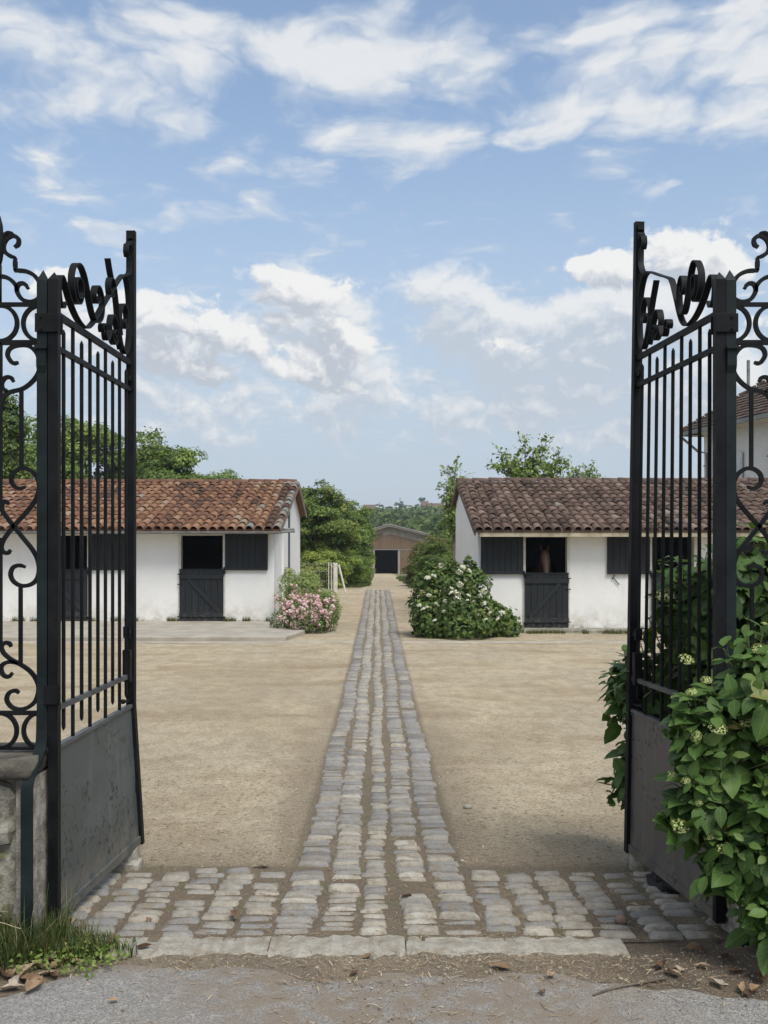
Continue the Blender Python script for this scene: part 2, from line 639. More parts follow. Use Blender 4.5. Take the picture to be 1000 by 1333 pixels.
def wall_mat(name, base, dirt_h):
    m, t, out = new_mat(name)
    p = pos(t)
    z = t.n('ShaderNodeSeparateXYZ')
    t.put(z.inputs[0], p)
    n = t.noise(p, 1.1, 5, .6)
    c = t.mix(t.ss(n, .35, .7), base, tuple(v * .93 for v in base))
    st = t.noise(t.v('MULTIPLY', p, (5, 5, .5)), 1.0, 6, .65)
    c = t.mix(t.ss(st, .55, .8, 0, .35), c, (.52, .51, .46))
    low = t.m('MULTIPLY', t.ss(z.outputs[2], dirt_h, -.18), t.ss(t.noise(p, 4.5, 6, .65), .30, .7))
    c = t.mix(t.m('MULTIPLY', low, .75), c, (.40, .36, .27))
    moss = t.m('MULTIPLY', t.ss(z.outputs[2], .02, -.14), t.ss(t.noise(p, 7, 5), .5, .62))
    c = t.mix(t.m('MULTIPLY', moss, .8), c, (.12, .10, .06))
    scuff = t.ss(t.noise(p, 9, 8, .75), .66, .74, 0, .5)
    c = t.mix(scuff, c, (.55, .53, .49))
    h = t.m('ADD', t.noise(p, 14, 6, .65), t.m('MULTIPLY', t.noise(p, 2, 2), .8))
    finish(t, out, c, .9, h, .35, .012, .15)
    return m


M_WALL = wall_mat('white_limewash', (.755, .75, .725), .6)
M_HOUSE = simple('aged_white_render', (.66, .66, .645), (.60, .595, .57), .9, .9, .3, .01, fine=11)


def wood_mat(name, c1, c2, dirty=True):
    m, t, out = new_mat(name)
    p = pos(t)
    g = t.noise(t.v('MULTIPLY', p, (26, 26, 1.6)), 1.0, 6, .65)
    f = t.m('ADD', t.m('MULTIPLY', t.ss(g, .3, .7), .6), t.m('MULTIPLY', tint(t), .4), clamp=True)
    c = t.mix(f, c1, c2)
    wear = t.m('MULTIPLY', t.ss(t.noise(p, 11, 7, .72), .66, .73), .3)
    c = t.mix(wear, c, (.20, .19, .18))
    if dirty:
        z = t.n('ShaderNodeSeparateXYZ')
        t.put(z.inputs[0], p)
        mud = t.m('MULTIPLY', t.ss(z.outputs[2], .35, -.15), t.ss(t.noise(p, 12, 5), .4, .75))
        c = t.mix(t.m('MULTIPLY', mud, .5), c, (.14, .12, .10))
    finish(t, out, c, .62, g, .35, .004, .3)
    return m


M_DOOR = wood_mat('dark_painted_boards', (.007, .009, .0105), (.017, .021, .024))
M_FRAME = simple('off_white_paint', (.66, .64, .58), (.52, .49, .42), 8, .6, .2, .003)
M_FASCIA = simple('cream_painted_board', (0.527, 0.467, 0.342), (0.374, 0.320, 0.213), 5, .7, .25, .004)
M_GUTTER = simple('zinc_gutter', (.16, .165, .16), (.26, .26, .25), 5, .45, .15, .002)
M_PIPE = simple('blue_grey_pipe', (.05, .06, .09), (.09, .10, .14), 5, .5, .1, .002)
M_BARNWOOD = wood_mat('brown_cladding_boards', (.11, .070, .042), (.19, .128, .080), False)
M_BARNTRIM = simple('fibre_cement_sheet', (.27, .235, .20), (.36, .32, .28), 2, .8, .2, .01)
M_BARNROOF = simple('grey_corrugated_sheet', (.20, .19, .18), (.32, .31, .29), 1.2, .75, .2, .01)
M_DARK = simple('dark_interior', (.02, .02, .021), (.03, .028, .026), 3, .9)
M_TILE_L = ramp_mat('orange_clay_tile', [(0, (0.052, 0.038, 0.032)), (.22, (0.104, 0.060, 0.042)), (.45, (0.178, 0.091, 0.055)), (.66, (0.248, 0.140, 0.084)), (.84, (0.281, 0.206, 0.147)), (1, (0.174, 0.177, 0.166))], nscale=11, mottle=.34)
M_TILE_R = ramp_mat('dark_brown_clay_tile', [(0, (.050, .038, .033)), (.3, (.095, .066, .052)), (.55, (.150, .103, .080)), (.8, (.200, .142, .112)), (1, (.24, .205, .17))], nscale=11, mottle=.45)
M_TILE_H = ramp_mat('weathered_flat_tile', [(0, (.05, .036, .03)), (.5, (.10, .07, .055)), (1, (.15, .12, .095))], nscale=8)
M_COBBLE = ramp_mat('granite_cobble', [(0, (.155, .150, .147)), (.22, (.21, .205, .20)), (.45, (.268, .258, .236)), (.68, (.325, .302, .256)), (.86, (.365, .328, .265)), (1, (.42, .395, .34))], rough=.85, nscale=26, bs=1.0, bd=.010, spec=.18, mottle=.75, dust=(.205, .165, .115))
M_KERB = ramp_mat('worn_granite', [(0, (.19, .17, .135)), (.5, (.33, .31, .262)), (1, (.42, .40, .355))], rough=.9, nscale=15, bs=1.0, bd=.014, spec=.12, mottle=1.5, dust=(.225, .185, .135))
M_STONE = simple('rough_limestone', (.36, .34, .28), (.16, .155, .12), 7, .9, .9, .015, detail=7, fine=34)
M_PLASTER_OLD = simple('flaking_plaster', (.44, .41, .36), (.17, .15, .12), 12, .9, .9, .01, detail=7)
M_CONC = simple('grey_concrete', (.40, .365, .305), (.30, .27, .22), 2.2, .88, .4, .006, detail=7, fine=30)

# ================================================================== SETTING
def ground_mat():
    m, t, out = new_mat('courtyard_dirt')
    p = pos(t)
    sp = t.n('ShaderNodeSeparateXYZ')
    t.put(sp.inputs[0], p)
    X, Y = sp.outputs[0], sp.outputs[1]
    big = t.noise(t.v('MULTIPLY', p, (1.0, .55, 1)), .55, 5, .6)
    mid = t.noise(t.v('MULTIPLY', p, (1.0, .6, 1)), 2.3, 6, .65)
    grit = t.noise(p, 55, 6, .72)
    grit2 = t.noise(p, 160, 3, .7)
    c = t.mix(t.ss(big, .36, .64), (.515, .43, .29), (.45, .388, .275))
    c = t.mix(t.ss(mid, .50, .72, 0, .6), c, (.59, .515, .375))
    tracks = t.noise(t.v('MULTIPLY', p, (.55, 1.1, 1)), .8, 6, .62, 1.2)
    c = t.mix(t.ss(tracks, .50, .64, 0, .7), c, (.36, .28, .172))
    wide = t.noise(t.v('MULTIPLY', p, (.8, .5, 1)), .28, 4, .6, .8)
    c = t.mix(t.ss(wide, .47, .60, 0, .5), c, (.365, .295, .19))
    # wheel tracks swinging across the yard
    for k, (y0, am, fq, ph) in enumerate(((13.6, .55, .33, .4), (15.4, .55, .33, .5), (10.6, .5, .21, 2.2), (17.6, .3, .4, 1.0))):
        cv = t.m('MULTIPLY_ADD', t.m('SINE', t.m('MULTIPLY_ADD', X, fq, ph)), am, y0)
        dist = t.m('ABSOLUTE', t.m('ADD', t.m('SUBTRACT', Y, cv), t.m('MULTIPLY', t.m('SUBTRACT', mid, .5), .9)))
        tr = t.m('MULTIPLY', t.ss(dist, .32, .08), t.ss(t.noise(p, .5 + .1 * k, 3), .42, .62))
        c = t.mix(t.m('MULTIPLY', tr, .6), c, (.30, .225, .135))
    # trodden brown soil around the gate and along the edge of the paving
    near = t.ss(t.m('ADD', Y, t.m('MULTIPLY', mid, 1.6)), 7.6, 5.6)
    edge = t.ss(t.m('ADD', t.m('ABSOLUTE', X), t.m('MULTIPLY', mid, .5)), 1.15, .70)
    edge = t.m('MULTIPLY', edge, t.ss(Y, 15, 6))
    soil = t.m('MAXIMUM', near, t.m('MULTIPLY', edge, .85))
    c = t.mix(t.m('MULTIPLY', soil, t.ss(mid, .28, .62, .55, .95)), c, (.205, .165, .118))
    front = t.ss(t.m('ADD', Y, t.m('MULTIPLY', mid, .5)), 4.5, 4.15)
    c = t.mix(t.m('MULTIPLY', front, t.ss(mid, .35, .6, .35, .9)), c, (.165, .132, .10))
    bush_shade = t.m('MULTIPLY', t.ss(t.m('ADD', X, t.m('MULTIPLY', mid, .5)), 1.0, 1.35), t.ss(t.m('ADD', Y, t.m('MULTIPLY', mid, .4)), 5.0, 4.4))  # shade below the right-hand hydrangea, painted into the soil colour
    c = t.mix(t.m('MULTIPLY', bush_shade, .85), c, (.075, .058, .043))
    joint = t.m('MULTIPLY', t.ss(t.m('ABSOLUTE', X), .50, .42), t.m('MULTIPLY', t.ss(Y, 4.0, 4.2), t.ss(Y, 38.9, 38.7)))
    apr = t.m('MULTIPLY', t.ss(Y, 5.5, 5.3), t.ss(Y, 4.15, 4.25))
    joint = t.m('MAXIMUM', joint, apr)
    c = t.mix(t.m('MULTIPLY', joint, .8), c, t.mix(t.ss(t.noise(p, 3.3, 4), .50, .62), (.125, .098, .07), (.105, .10, .05)))
    # sparse dry grass tone far down the drive
    far = t.m('MULTIPLY', t.ss(Y, 38, 44), t.ss(t.m('ADD', t.m('ABSOLUTE', t.m('SUBTRACT', X, .45)), t.m('MULTIPLY', t.m('SUBTRACT', mid, .5), .8)), .95, 1.5))
    c = t.mix(far, c, (.115, .13, .05))
    c = t.mix(t.ss(t.noise(t.v('MULTIPLY', p, (1, .6, 1)), 5, 8, .74), .38, .58, .4, 0), c, (.235, .18, .115))
    spk = t.noise(p, 26, 5, .75)
    c = t.mix(t.m('MULTIPLY', t.ss(spk, .545, .62, 0, .8), t.ss(Y, 16, 6)), c, (.10, .075, .05))
    c = t.mix(t.ss(grit, .36, .62, .55, 0), c, (.13, .105, .08))
    c = t.mix(t.ss(grit2, .56, .70, 0, .6), c, (.66, .60, .50))
    h = t.m('ADD', t.m('MULTIPLY', grit, 1.0), t.m('ADD', t.m('MULTIPLY', grit2, .4), t.m('MULTIPLY', mid, 2.0)))
    finish(t, out, c, .95, h, .8, .016, .1)
    return m


def asphalt_mat():
    m, t, out = new_mat('old_asphalt')
    p = pos(t)
    agg = t.n('ShaderNodeTexVoronoi')
    t.put(agg.inputs['Vector'], p)
    agg.inputs['Scale'].default_value = 170
    ag = agg.outputs['Color']
    a1 = t.n('ShaderNodeSeparateColor')
    t.put(a1.inputs[0], ag)
    v = a1.outputs[0]
    n = t.noise(p, 2.4, 6, .62)
    c = t.mix(t.ss(v, .1, .95), (.175, .169, .16), (.325, .312, .288))
    c = t.mix(t.ss(t.noise(p, 16, 6, .7), .36, .6, .4, 0), c, (.14, .137, .132))
    sp = t.n('ShaderNodeSeparateXYZ')
    t.put(sp.inputs[0], p)
    # dust trodden over it in the middle and towards the kerb
    ax = t.m('ABSOLUTE', t.m('ADD', sp.outputs[0], -.12))
    md = t.m('MULTIPLY', t.ss(t.m('ADD', ax, t.m('MULTIPLY', n, .7)), 1.6, .8), .95)
    dd = t.m('MAXIMUM', md, t.ss(t.m('ADD', sp.outputs[1], t.m('MULTIPLY', n, .35)), 3.92, 4.18))
    c = t.mix(t.m('MULTIPLY', dd, t.ss(t.noise(p, 9, 7, .68), .30, .62)), c, (.20, .162, .122))
    h = t.m('ADD', t.m('MULTIPLY', agg.outputs['Distance'], 1.2), t.noise(p, 40, 4, .6))
    finish(t, out, c, .9, h, .6, .004, .2)
    return m


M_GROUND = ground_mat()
M_ASPH = asphalt_mat()
M_GRIT = ramp_mat('grit', [(0, (.12, .10, .075)), (.4, (.30, .25, .18)), (.75, (.46, .41, .33)), (1, (.60, .57, .51))], nscale=40)
M_DRY = ramp_mat('dry_litter', [(0, (.09, .055, .03)), (.4, (.22, .14, .075)), (.7, (.36, .27, .16)), (1, (.55, .46, .30))], nscale=40, mottle=.5, rough=.8)
M_HILL = simple('wooded_hillside', (.035, .055, .022), (.06, .075, .03), .05, .95)


def near_bump(x, y):
    """small real unevenness of the trodden soil"""
    return (np.sin(x * 3.1 + 1.3 * np.sin(y * 2.3)) * np.sin(y * 2.7 + x) * .006 + np.sin(x * 9.3 + y * 4.1) * np.sin(y * 11.2 - x * 3.7) * .003
            + np.sin(x * .9 + 2) * np.sin(y * .7 + 1) * .012)


def build_ground():
    xs = np.concatenate([-np.geomspace(260, 3.2, 40), np.linspace(-3.1, 3.1, 150), np.geomspace(3.2, 260, 40)])
    ys = np.concatenate([np.linspace(-60, -1, 14), np.linspace(0, 9, 170), np.linspace(9.1, 45, 150), np.linspace(46, 170, 50)])
    Xg, Yg = np.meshgrid(xs, ys)
    Z = prof(Yg)
    lat = np.clip((np.abs(Xg) - .5) / .4, 0, 1)
    Z = Z + near_bump(Xg, Yg) * lat * np.clip((26 - Yg) / 6, 0, 1) * np.clip((Yg - 3.7) / .4, 0, 1)
    # the soil banks up a little by the two gate walls
    Z = Z + .05 * np.exp(-((np.abs(Xg + .02) - 1.7) / .25) ** 2) * np.exp(-((Yg - 4.0) / .35) ** 2) * np.clip((Yg - 3.7) / .3, 0, 1)
    ny, nx = Xg.shape
    V = np.stack([Xg, Yg, Z], -1).reshape(-1, 3)
    i = np.arange(nx * (ny - 1)).reshape(ny - 1, nx)[:, :-1].ravel()
    Fc = np.stack([i, i + 1, i + 1 + nx, i + nx], -1)
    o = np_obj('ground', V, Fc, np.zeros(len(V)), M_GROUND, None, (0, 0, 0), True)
    tag(o, 'pale trodden earth of the stable courtyard', kind='structure')


build_ground()


def gz(x, y):
    """ground height as built"""
    lat = min(max((abs(x) - .5) / .4, 0), 1)
    z = G(x, y) + float(near_bump(np.float64(x), np.float64(y))) * lat * min(max((26 - y) / 6, 0), 1) * min(max((y - 3.7) / .4, 0), 1)
    return z + .05 * math.exp(-((abs(x + .02) - 1.7) / .25) ** 2) * math.exp(-((y - 4.0) / .35) ** 2) * min(max((y - 3.7) / .3, 0), 1)


def build_road():
    """asphalt lane in front of the gate, its broken edge running up to the kerb"""
    xs = np.concatenate([np.linspace(-14, -2.6, 16), np.linspace(-2.5, 2.5, 170), np.linspace(2.6, 14, 16)])
    n = len(xs) - 1
    V, Fc = [], []
    rows = 12
    for x in xs:
        e = 3.93 + .035 * math.sin(x * 4.3) + .03 * math.sin(x * 11 + 1) + .012 * math.sin(x * 29)
        if x < -.95:
            e -= .28 * min(1, (-.95 - x) / .5)
        if x > -.45:
            e -= .10 * min(1, (x + .45) / .3)
        if x > .9:
            e -= .16 * min(1, (x - .9) / .4)
        for j in range(rows + 1):
            y = e + (-3.2 - e) * (j / rows) ** 1.6
            V.append((x, y, G(x, y) + .006 - (.004 if j == 0 else 0) + .003 * math.sin(x * 5 + y * 3) * (1 if j else 0)))
    for i in range(n):
        for j in range(rows):
            a = i * (rows + 1) + j
            Fc.append((a, a + 1, a + rows + 2, a + rows + 1))
    V = np.array(V)
    o = np_obj('road', V, np.array(Fc), np.zeros(len(V)), M_ASPH, None, (0, 0, 0), True)
    tag(o, 'worn grey asphalt lane running past the gate', kind='structure')


build_road()


def cobble_mesh(seed, tintv):
    """one worn sett, about 1 x 1 x .5, domed, uneven outline; 40 triangles"""
    rs = random.Random(seed)
    n = 8
    base = [(-.5, -.30), (-.43, -.5), (.43, -.5), (.5, -.30), (.5, .30), (.43, .5), (-.43, .5), (-.5, .30)]
    k = [(x * (1 + rs.uniform(-.08, .06)), y * (1 + rs.uniform(-.10, .06))) for x, y in base]
    sk = rs.uniform(-.08, .08)
    k = [(x, y + sk * x) for x, y in k]
    vs = [(x * 1.0, y * 1.0, -.6) for x, y in k]
    vs += [(x * 1.0, y * 1.0, -.06 + rs.uniform(-.04, .04)) for x, y in k]
    vs += [(x * .84 + rs.uniform(-.02, .02), y * .66 + rs.uniform(-.03, .03), .13 + rs.uniform(-.05, .05)) for x, y in k]
    vs += [(rs.uniform(-.15, .15), rs.uniform(-.1, .1), .17 + rs.uniform(-.04, .03))]
    fs = []
    for r in range(2):
        for i in range(n):
            j = (i + 1) % n
            fs.append((r * n + i, r * n + j, r * n + n + j, r * n + n + i))
    for i in range(n):
        fs.append((2 * n + i, 2 * n + (i + 1) % n, 3 * n))
    b = MB()
    b.cur = tintv
    b.add(vs, fs)
    return b


random.seed(5)
COB = [cobble_mesh(100 + i, min(1, max(0, .06 + .88 * (i / 35) + rnd(-.05, .05)))) for i in range(36)]
COBM = [b.mesh('cobble', M_COBBLE, smooth=True) for b in COB]


def lay(stones, root, cap=300):
    """nearest stones become parts, the rest one joined part"""
    stones.sort(key=lambda s: s[1])
    rest = MB()
    for k, (x, y, w, l, rz, ti, dz) in enumerate(stones):
        z = G(x, y) + dz
        slope = (G(x, y + .2) - G(x, y - .2)) / .4
        rot = (math.atan(slope) + rnd(-.05, .05), rnd(-.05, .05), rz)
        if k < cap:
            inst('cobble', COBM[ti], root, (x, y, z), rot, (w, l, .10))
        else:
            M = Matrix.Translation((x, y, z)) @ Euler(rot).to_matrix().to_4x4() @ Matrix.Diagonal((w, l, .10, 1))
            rest.cur = COB[ti].t[0]
            rest.add([M @ Vector(v) for v in COB[ti].v], COB[ti].f)
    if rest.v:
        o = rest.build('cobbles', M_COBBLE, root, smooth=True)
        o['kind'] = 'stuff'


def build_path():
    # bedding soil with the setts standing proud of it
    def sheet(name, x0, x1, y0, y1, nx, ny, label, lift=.004):
        V, Fc = [], []
        for j in range(ny + 1):
            y = y0 + (y1 - y0) * j / ny
            for i in range(nx + 1):
                x = x0 + (x1 - x0) * i / nx
                V.append((x, y, G(x, y) + lift + .003 * math.sin(x * 17 + y * 5) * math.sin(y * 13)))
        for j in range(ny):
            for i in range(nx):
                a = j * (nx + 1) + i
                Fc.append((a, a + 1, a + nx + 2, a + nx + 1))
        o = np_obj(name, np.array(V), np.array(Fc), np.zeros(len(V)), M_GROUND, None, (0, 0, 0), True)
        return tag(o, label, kind='structure')
    path = sheet('path', -.45, .45, 4.19, 38.8, 10, 400, 'straight cobbled path of five sett courses leading to the barn', .007)
    stones = []
    cx = [-.352, -.178, -.004, .172, .350]
    wd = [.168, .158, .120, .158, .172]
    for c in range(5):
        y = 4.26 + rnd(0, .05)
        drift = rnd(0, 6)
        while y < 38.6:
            far = y > 20
            l = rnd(.78, 1.22) * min(.16, .053 + max(0, y - 4.4) * .016)
            if rnd(0, 1) < .06:
                l *= rnd(.6, 1.35)
            gap = rnd(.007, .014) + .0012 * min(12, y)
            # holes where setts are lost near the gate
            hole = (c == 3 and 4.78 < y < 5.0) or (c == 1 and 4.98 < y < 5.10) or rnd(0, 1) < .018
            if not hole:
                w = wd[c] * rnd(.88, 1.06)
                x = cx[c] + .014 * math.sin(y * 1.3 + drift) + rnd(-.012, .012)
                base = (.36, .60, .66, .52, .34)[c]
                near_beige = .12 if y < 6 else 0
                ti = int(min(35, max(0, random.gauss(base + near_beige, .2) * 35)))
                if far:
                    ti = int(min(35, max(0, random.gauss(base + .06, .13) * 35)))
                dz = .009 + rnd(-.012, .009)
                if .85 < abs(y - 4.9) + abs(c - 3) * .4 < 1.1:
                    dz -= .006
                stones.append((x, y + l / 2, w, l, rnd(-.07, .07), ti, dz))
            y += l + gap
    lay(stones, path)
    apron = []
    for side, x0, x1, lab in ((-1, -1.62, -.452, 'cobbled apron inside the gate, left of the path'), (1, .452, 1.62, 'cobbled apron inside the gate, right of the path')):
        ap = sheet('paving', x0, x1, 4.19, 5.36, 12, 12, lab)
        stones = []
        nc = 7
        for c in range(nc):
            x = side * (.545 + .168 * c)
            if abs(x) > 1.58: continue
            y = 4.25 + rnd(0, .06) - .02 * c
            while y < 5.24 - .02 * abs(c - 2):
                l = rnd(.066, .092)
                if not (rnd(0, 1) < .03 or (side > 0 and c > 3 and rnd(0, 1) < .18)):
                    stones.append((x + rnd(-.02, .02) + (y - 4.7) * .015 * side, y + l / 2, rnd(.128, .158), l * .98, rnd(-.07, .07),
                                   int(min(35, max(0, random.gauss(.60, .2) * 35))), rnd(-.004, .01)))
                y += l + rnd(.010, .022)
        lay(stones, ap)


build_path()


def kerb(name, pts, z0, z1, mat, label, kind='structure', jit=.010):
    """long worn stone with uneven edges: pts = (x, yfront, yback)"""
    b = MB()
    vs, fs = [], []
    for (x, ya, yb) in pts:
        ya += rnd(-jit, jit) * 2
        yb += rnd(-jit, jit)
        zt = z1 + rnd(-jit, jit) * .5
        g = G(x, (ya + yb) / 2)
        vs += [(x, ya, g + z0), (x, ya, g + zt - .016), (x, ya + .018, g + zt - .002), (x, (ya + yb) / 2, g + zt + .004), (x, yb - .012, g + zt), (x, yb, g + zt - .014), (x, yb, g + z0)]
    n = len(pts)
    for i in range(n - 1):
        for k in range(6):
            a = i * 7 + k
            fs.append((a, a + 1, a + 8, a + 7))
    fs.append((6, 5, 4, 3, 2, 1, 0))
    fs.append(tuple((n - 1) * 7 + k for k in range(7)))
    b.add(vs, fs)
    return b


def seg(x0, x1, ya, yb, n=26, wob=.014):
    return [(x0 + (x1 - x0) * i / n, ya + wob * math.sin(i * .9 + x0), yb + .5 * wob * math.sin(i * .7 + x0 * 3)) for i in range(n + 1)]


th = tag(kerb('k', seg(-1.10, -.452, 4.05, 4.245), -.1, .006, M_KERB, '').build('kerb', M_KERB, None, (-.78, 4.15, 0)), 'worn granite threshold stone, left of the three across the gateway', kind='structure')
th = tag(kerb('k', seg(-.446, .112, 4.04, 4.24), -.1, .012, M_KERB, '').build('kerb', M_KERB, None, (-.17, 4.15, 0)), 'worn granite threshold stone in front of the cobbled path', kind='structure')
th = tag(kerb('k', seg(.118, 1.02, 4.06, 4.235), -.1, .008, M_KERB, '').build('kerb', M_KERB, None, (.55, 4.15, 0)), 'worn granite threshold stone, right of the three across the gateway', kind='structure')

# flush drain line of pale stone right across the yard, either side of the path
for x0, x1, lab in ((-13.0, -.47, 'pale flush stone channel edging crossing the yard left of the path'), (.47, 13.0, 'pale flush stone channel edging crossing the yard right of the path')):
    tag(kerb('k', seg(x0, x1, 19.3, 19.47, 60, .01), -.1, .022, M_CONC, '').build('kerb', M_CONC, None, ((x0 + x1) / 2, 19.4, 0)), lab, kind='structure')


def slab():
    b = MB()
    poly = [(-13.0, 19.6), (-1.82, 19.6), (-1.55, 21.2), (-1.62, 22.3), (-2.44, 22.5), (-2.44, 23.86), (-13.0, 23.86)]
    b.prism(poly, 'z', -.4, -.085)
    return b.build('pavement', M_CONC, None, (-7, 21.5, -.1), bevel=.015)


tag(slab(), 'low concrete apron in front of the left stable', kind='structure')
b = MB()
b.prism([(2.25, 21.45), (13, 21.45), (13, 22.06), (2.25, 22.06)], 'z', -.4, -.10)
tag(b.build('kerb', M_STONE, None, (7, 21.7, -.1), bevel=.02), 'rough stone footing strip along the right stable', kind='structure')


# loose grit, crumbs of soil and plant litter: nobody could count it
def scatter(name, n, region, smin, smax, mat, label, tl=(0, 1), seed=1, flat=.6):
    rs = np.random.RandomState(seed)
    V, Fc, T = [], [], []
    base = np.array([(1, 0, 0), (0, 1, 0), (-1, 0, 0), (0, -1, 0), (0, 0, 1), (0, 0, -.4)], float)
    quads = [(0, 1, 4, 4), (1, 2, 4, 4), (2, 3, 4, 4), (3, 0, 4, 4)]
    cnt = 0
    while cnt < n:
        x, y = region(rs)
        if x is None: continue
        s = rs.uniform(smin, smax) * (.6 + .8 * rs.rand() ** 3)
        p = base * s * (1 + rs.uniform(-.35, .35, (6, 1)))
        p[:, 2] *= flat
        p[:, 0] *= rs.uniform(.6, 1.6)
        a = rs.uniform(0, 6.28)
        ca, sa = math.cos(a), math.sin(a)
        p = np.stack([p[:, 0] * ca - p[:, 1] * sa, p[:, 0] * sa + p[:, 1] * ca, p[:, 2]], -1)
        p += np.array([x, y, gz(x, y) + s * .1 + (.006 if y < 3.8 else 0)])
        V.append(p)
        T += [rs.uniform(*tl)] * 6
        b0 = cnt * 6
        Fc += [(b0 + 0, b0 + 1, b0 + 4, b0 + 5), (b0 + 1, b0 + 2, b0 + 4, b0 + 5), (b0 + 2, b0 + 3, b0 + 4, b0 + 5), (b0 + 3, b0 + 0, b0 + 4, b0 + 5)]
        cnt += 1
    V = np.concatenate(V)
    fs = []
    for k in range(n):
        o = k * 6
        for i in range(4):
            fs.append((o + i, o + (i + 1) % 4, o + 4, o + 4))
    me = bpy.data.meshes.new(name)
    tri = [(a, b_, c) for a, b_, c, _ in fs]
    me.from_pydata(V.tolist(), [], tri)
    at = me.attributes.new('tint', 'FLOAT', 'POINT')
    at.data.foreach_set('value', np.array(T, np.float32))
    me.materials.append(mat)
    o = bpy.data.objects.new(name, me)
    link(o, None, (0, 0, 0))
    tag(o, label, kind='stuff')


def reg_yard(rs):
    y = 4.3 + 11 * rs.rand() ** 2.2
    x = rs.uniform(-2.2 - .25 * y, 2.2 + .25 * y)
    if abs(x) < .46 and y > 4.2: return None, None
    return x, y


def reg_front(rs):
    y = rs.uniform(3.05, 4.08)
    x = rs.normal(.3, .85)
    if y < 3.75 and rs.rand() < .72 - .3 * max(0, min(1, (x - .7))): return None, None
    return x, y


def reg_joint(rs):
    y = 4.2 + 2.2 * rs.rand() ** 1.5
    x = rs.uniform(-1.2, 1.35)
    if y > 5.3 and abs(x) > .7: return None, None
    return x, y


scatter('gravel', 9000, reg_yard, .002, .0065, M_GRIT, 'fine loose grit scattered over the courtyard', (.15, 1), 3)
scatter('soil_crumbs', 5200, reg_front, .0015, .0065, M_GRIT, 'crumbs of soil and grit trodden over the asphalt edge', (0, .6), 4)
scatter('joint_debris', 4200, reg_joint, .002, .006, M_DRY, 'dry bits of leaf and bark caught between the cobbles', (0, 1), 6, .4)


def straw(name, n, region, label, seed):
    rs = np.random.RandomState(seed)
    V, Fc, T = [], [], []
    k = 0
    while k < n:
        x, y = region(rs)
        if x is None: continue
        L, w = rs.uniform(.012, .05), rs.uniform(.0007, .0018)
        a = rs.uniform(0, 6.28)
        d = np.array([math.cos(a), math.sin(a), 0])
        q = np.array([-d[1], d[0], 0])
        c = np.array([x, y, gz(x, y) + rs.uniform(.009, .016)])
        e = np.array([0, 0, rs.uniform(-.003, .008)])
        V += [c - d * L / 2 - q * w, c - d * L / 2 + q * w, c + d * L / 2 + q * w + e, c + d * L / 2 - q * w + e]
        Fc.append((4 * k, 4 * k + 1, 4 * k + 2, 4 * k + 3))
        T += [rs.uniform(.3, 1)] * 4
        k += 1
    o = np_obj(name, np.array(V), np.array(Fc), np.array(T), M_DRY, None, (0, 0, 0))
    tag(o, label, kind='stuff')


def reg_wide(rs):
    y = 5.2 + 12 * rs.rand() ** 1.8
    return rs.uniform(-1.5 - .2 * y, 1.5 + .2 * y), y


scatter('leaf_bits', 2600, reg_wide, .003, .010, M_DRY, 'dark dry bits of leaf strewn thinly over the courtyard', (0, .7), 16, .3)
straw('straw_litter', 1500, lambda rs: reg_front(rs) if rs.rand() < .6 else reg_joint(rs), 'short dry straw bits littering the soil by the gate', 9)

# ================================================================== GATE
HY = 4.28                       # depth of the hinges
LF0, LF1 = Vector((-1.386, HY, 0)), Vector((-1.346, 5.45, 0))
RG0, RG1 = Vector((1.463, HY, 0)), Vector((1.386, 5.30, 0))

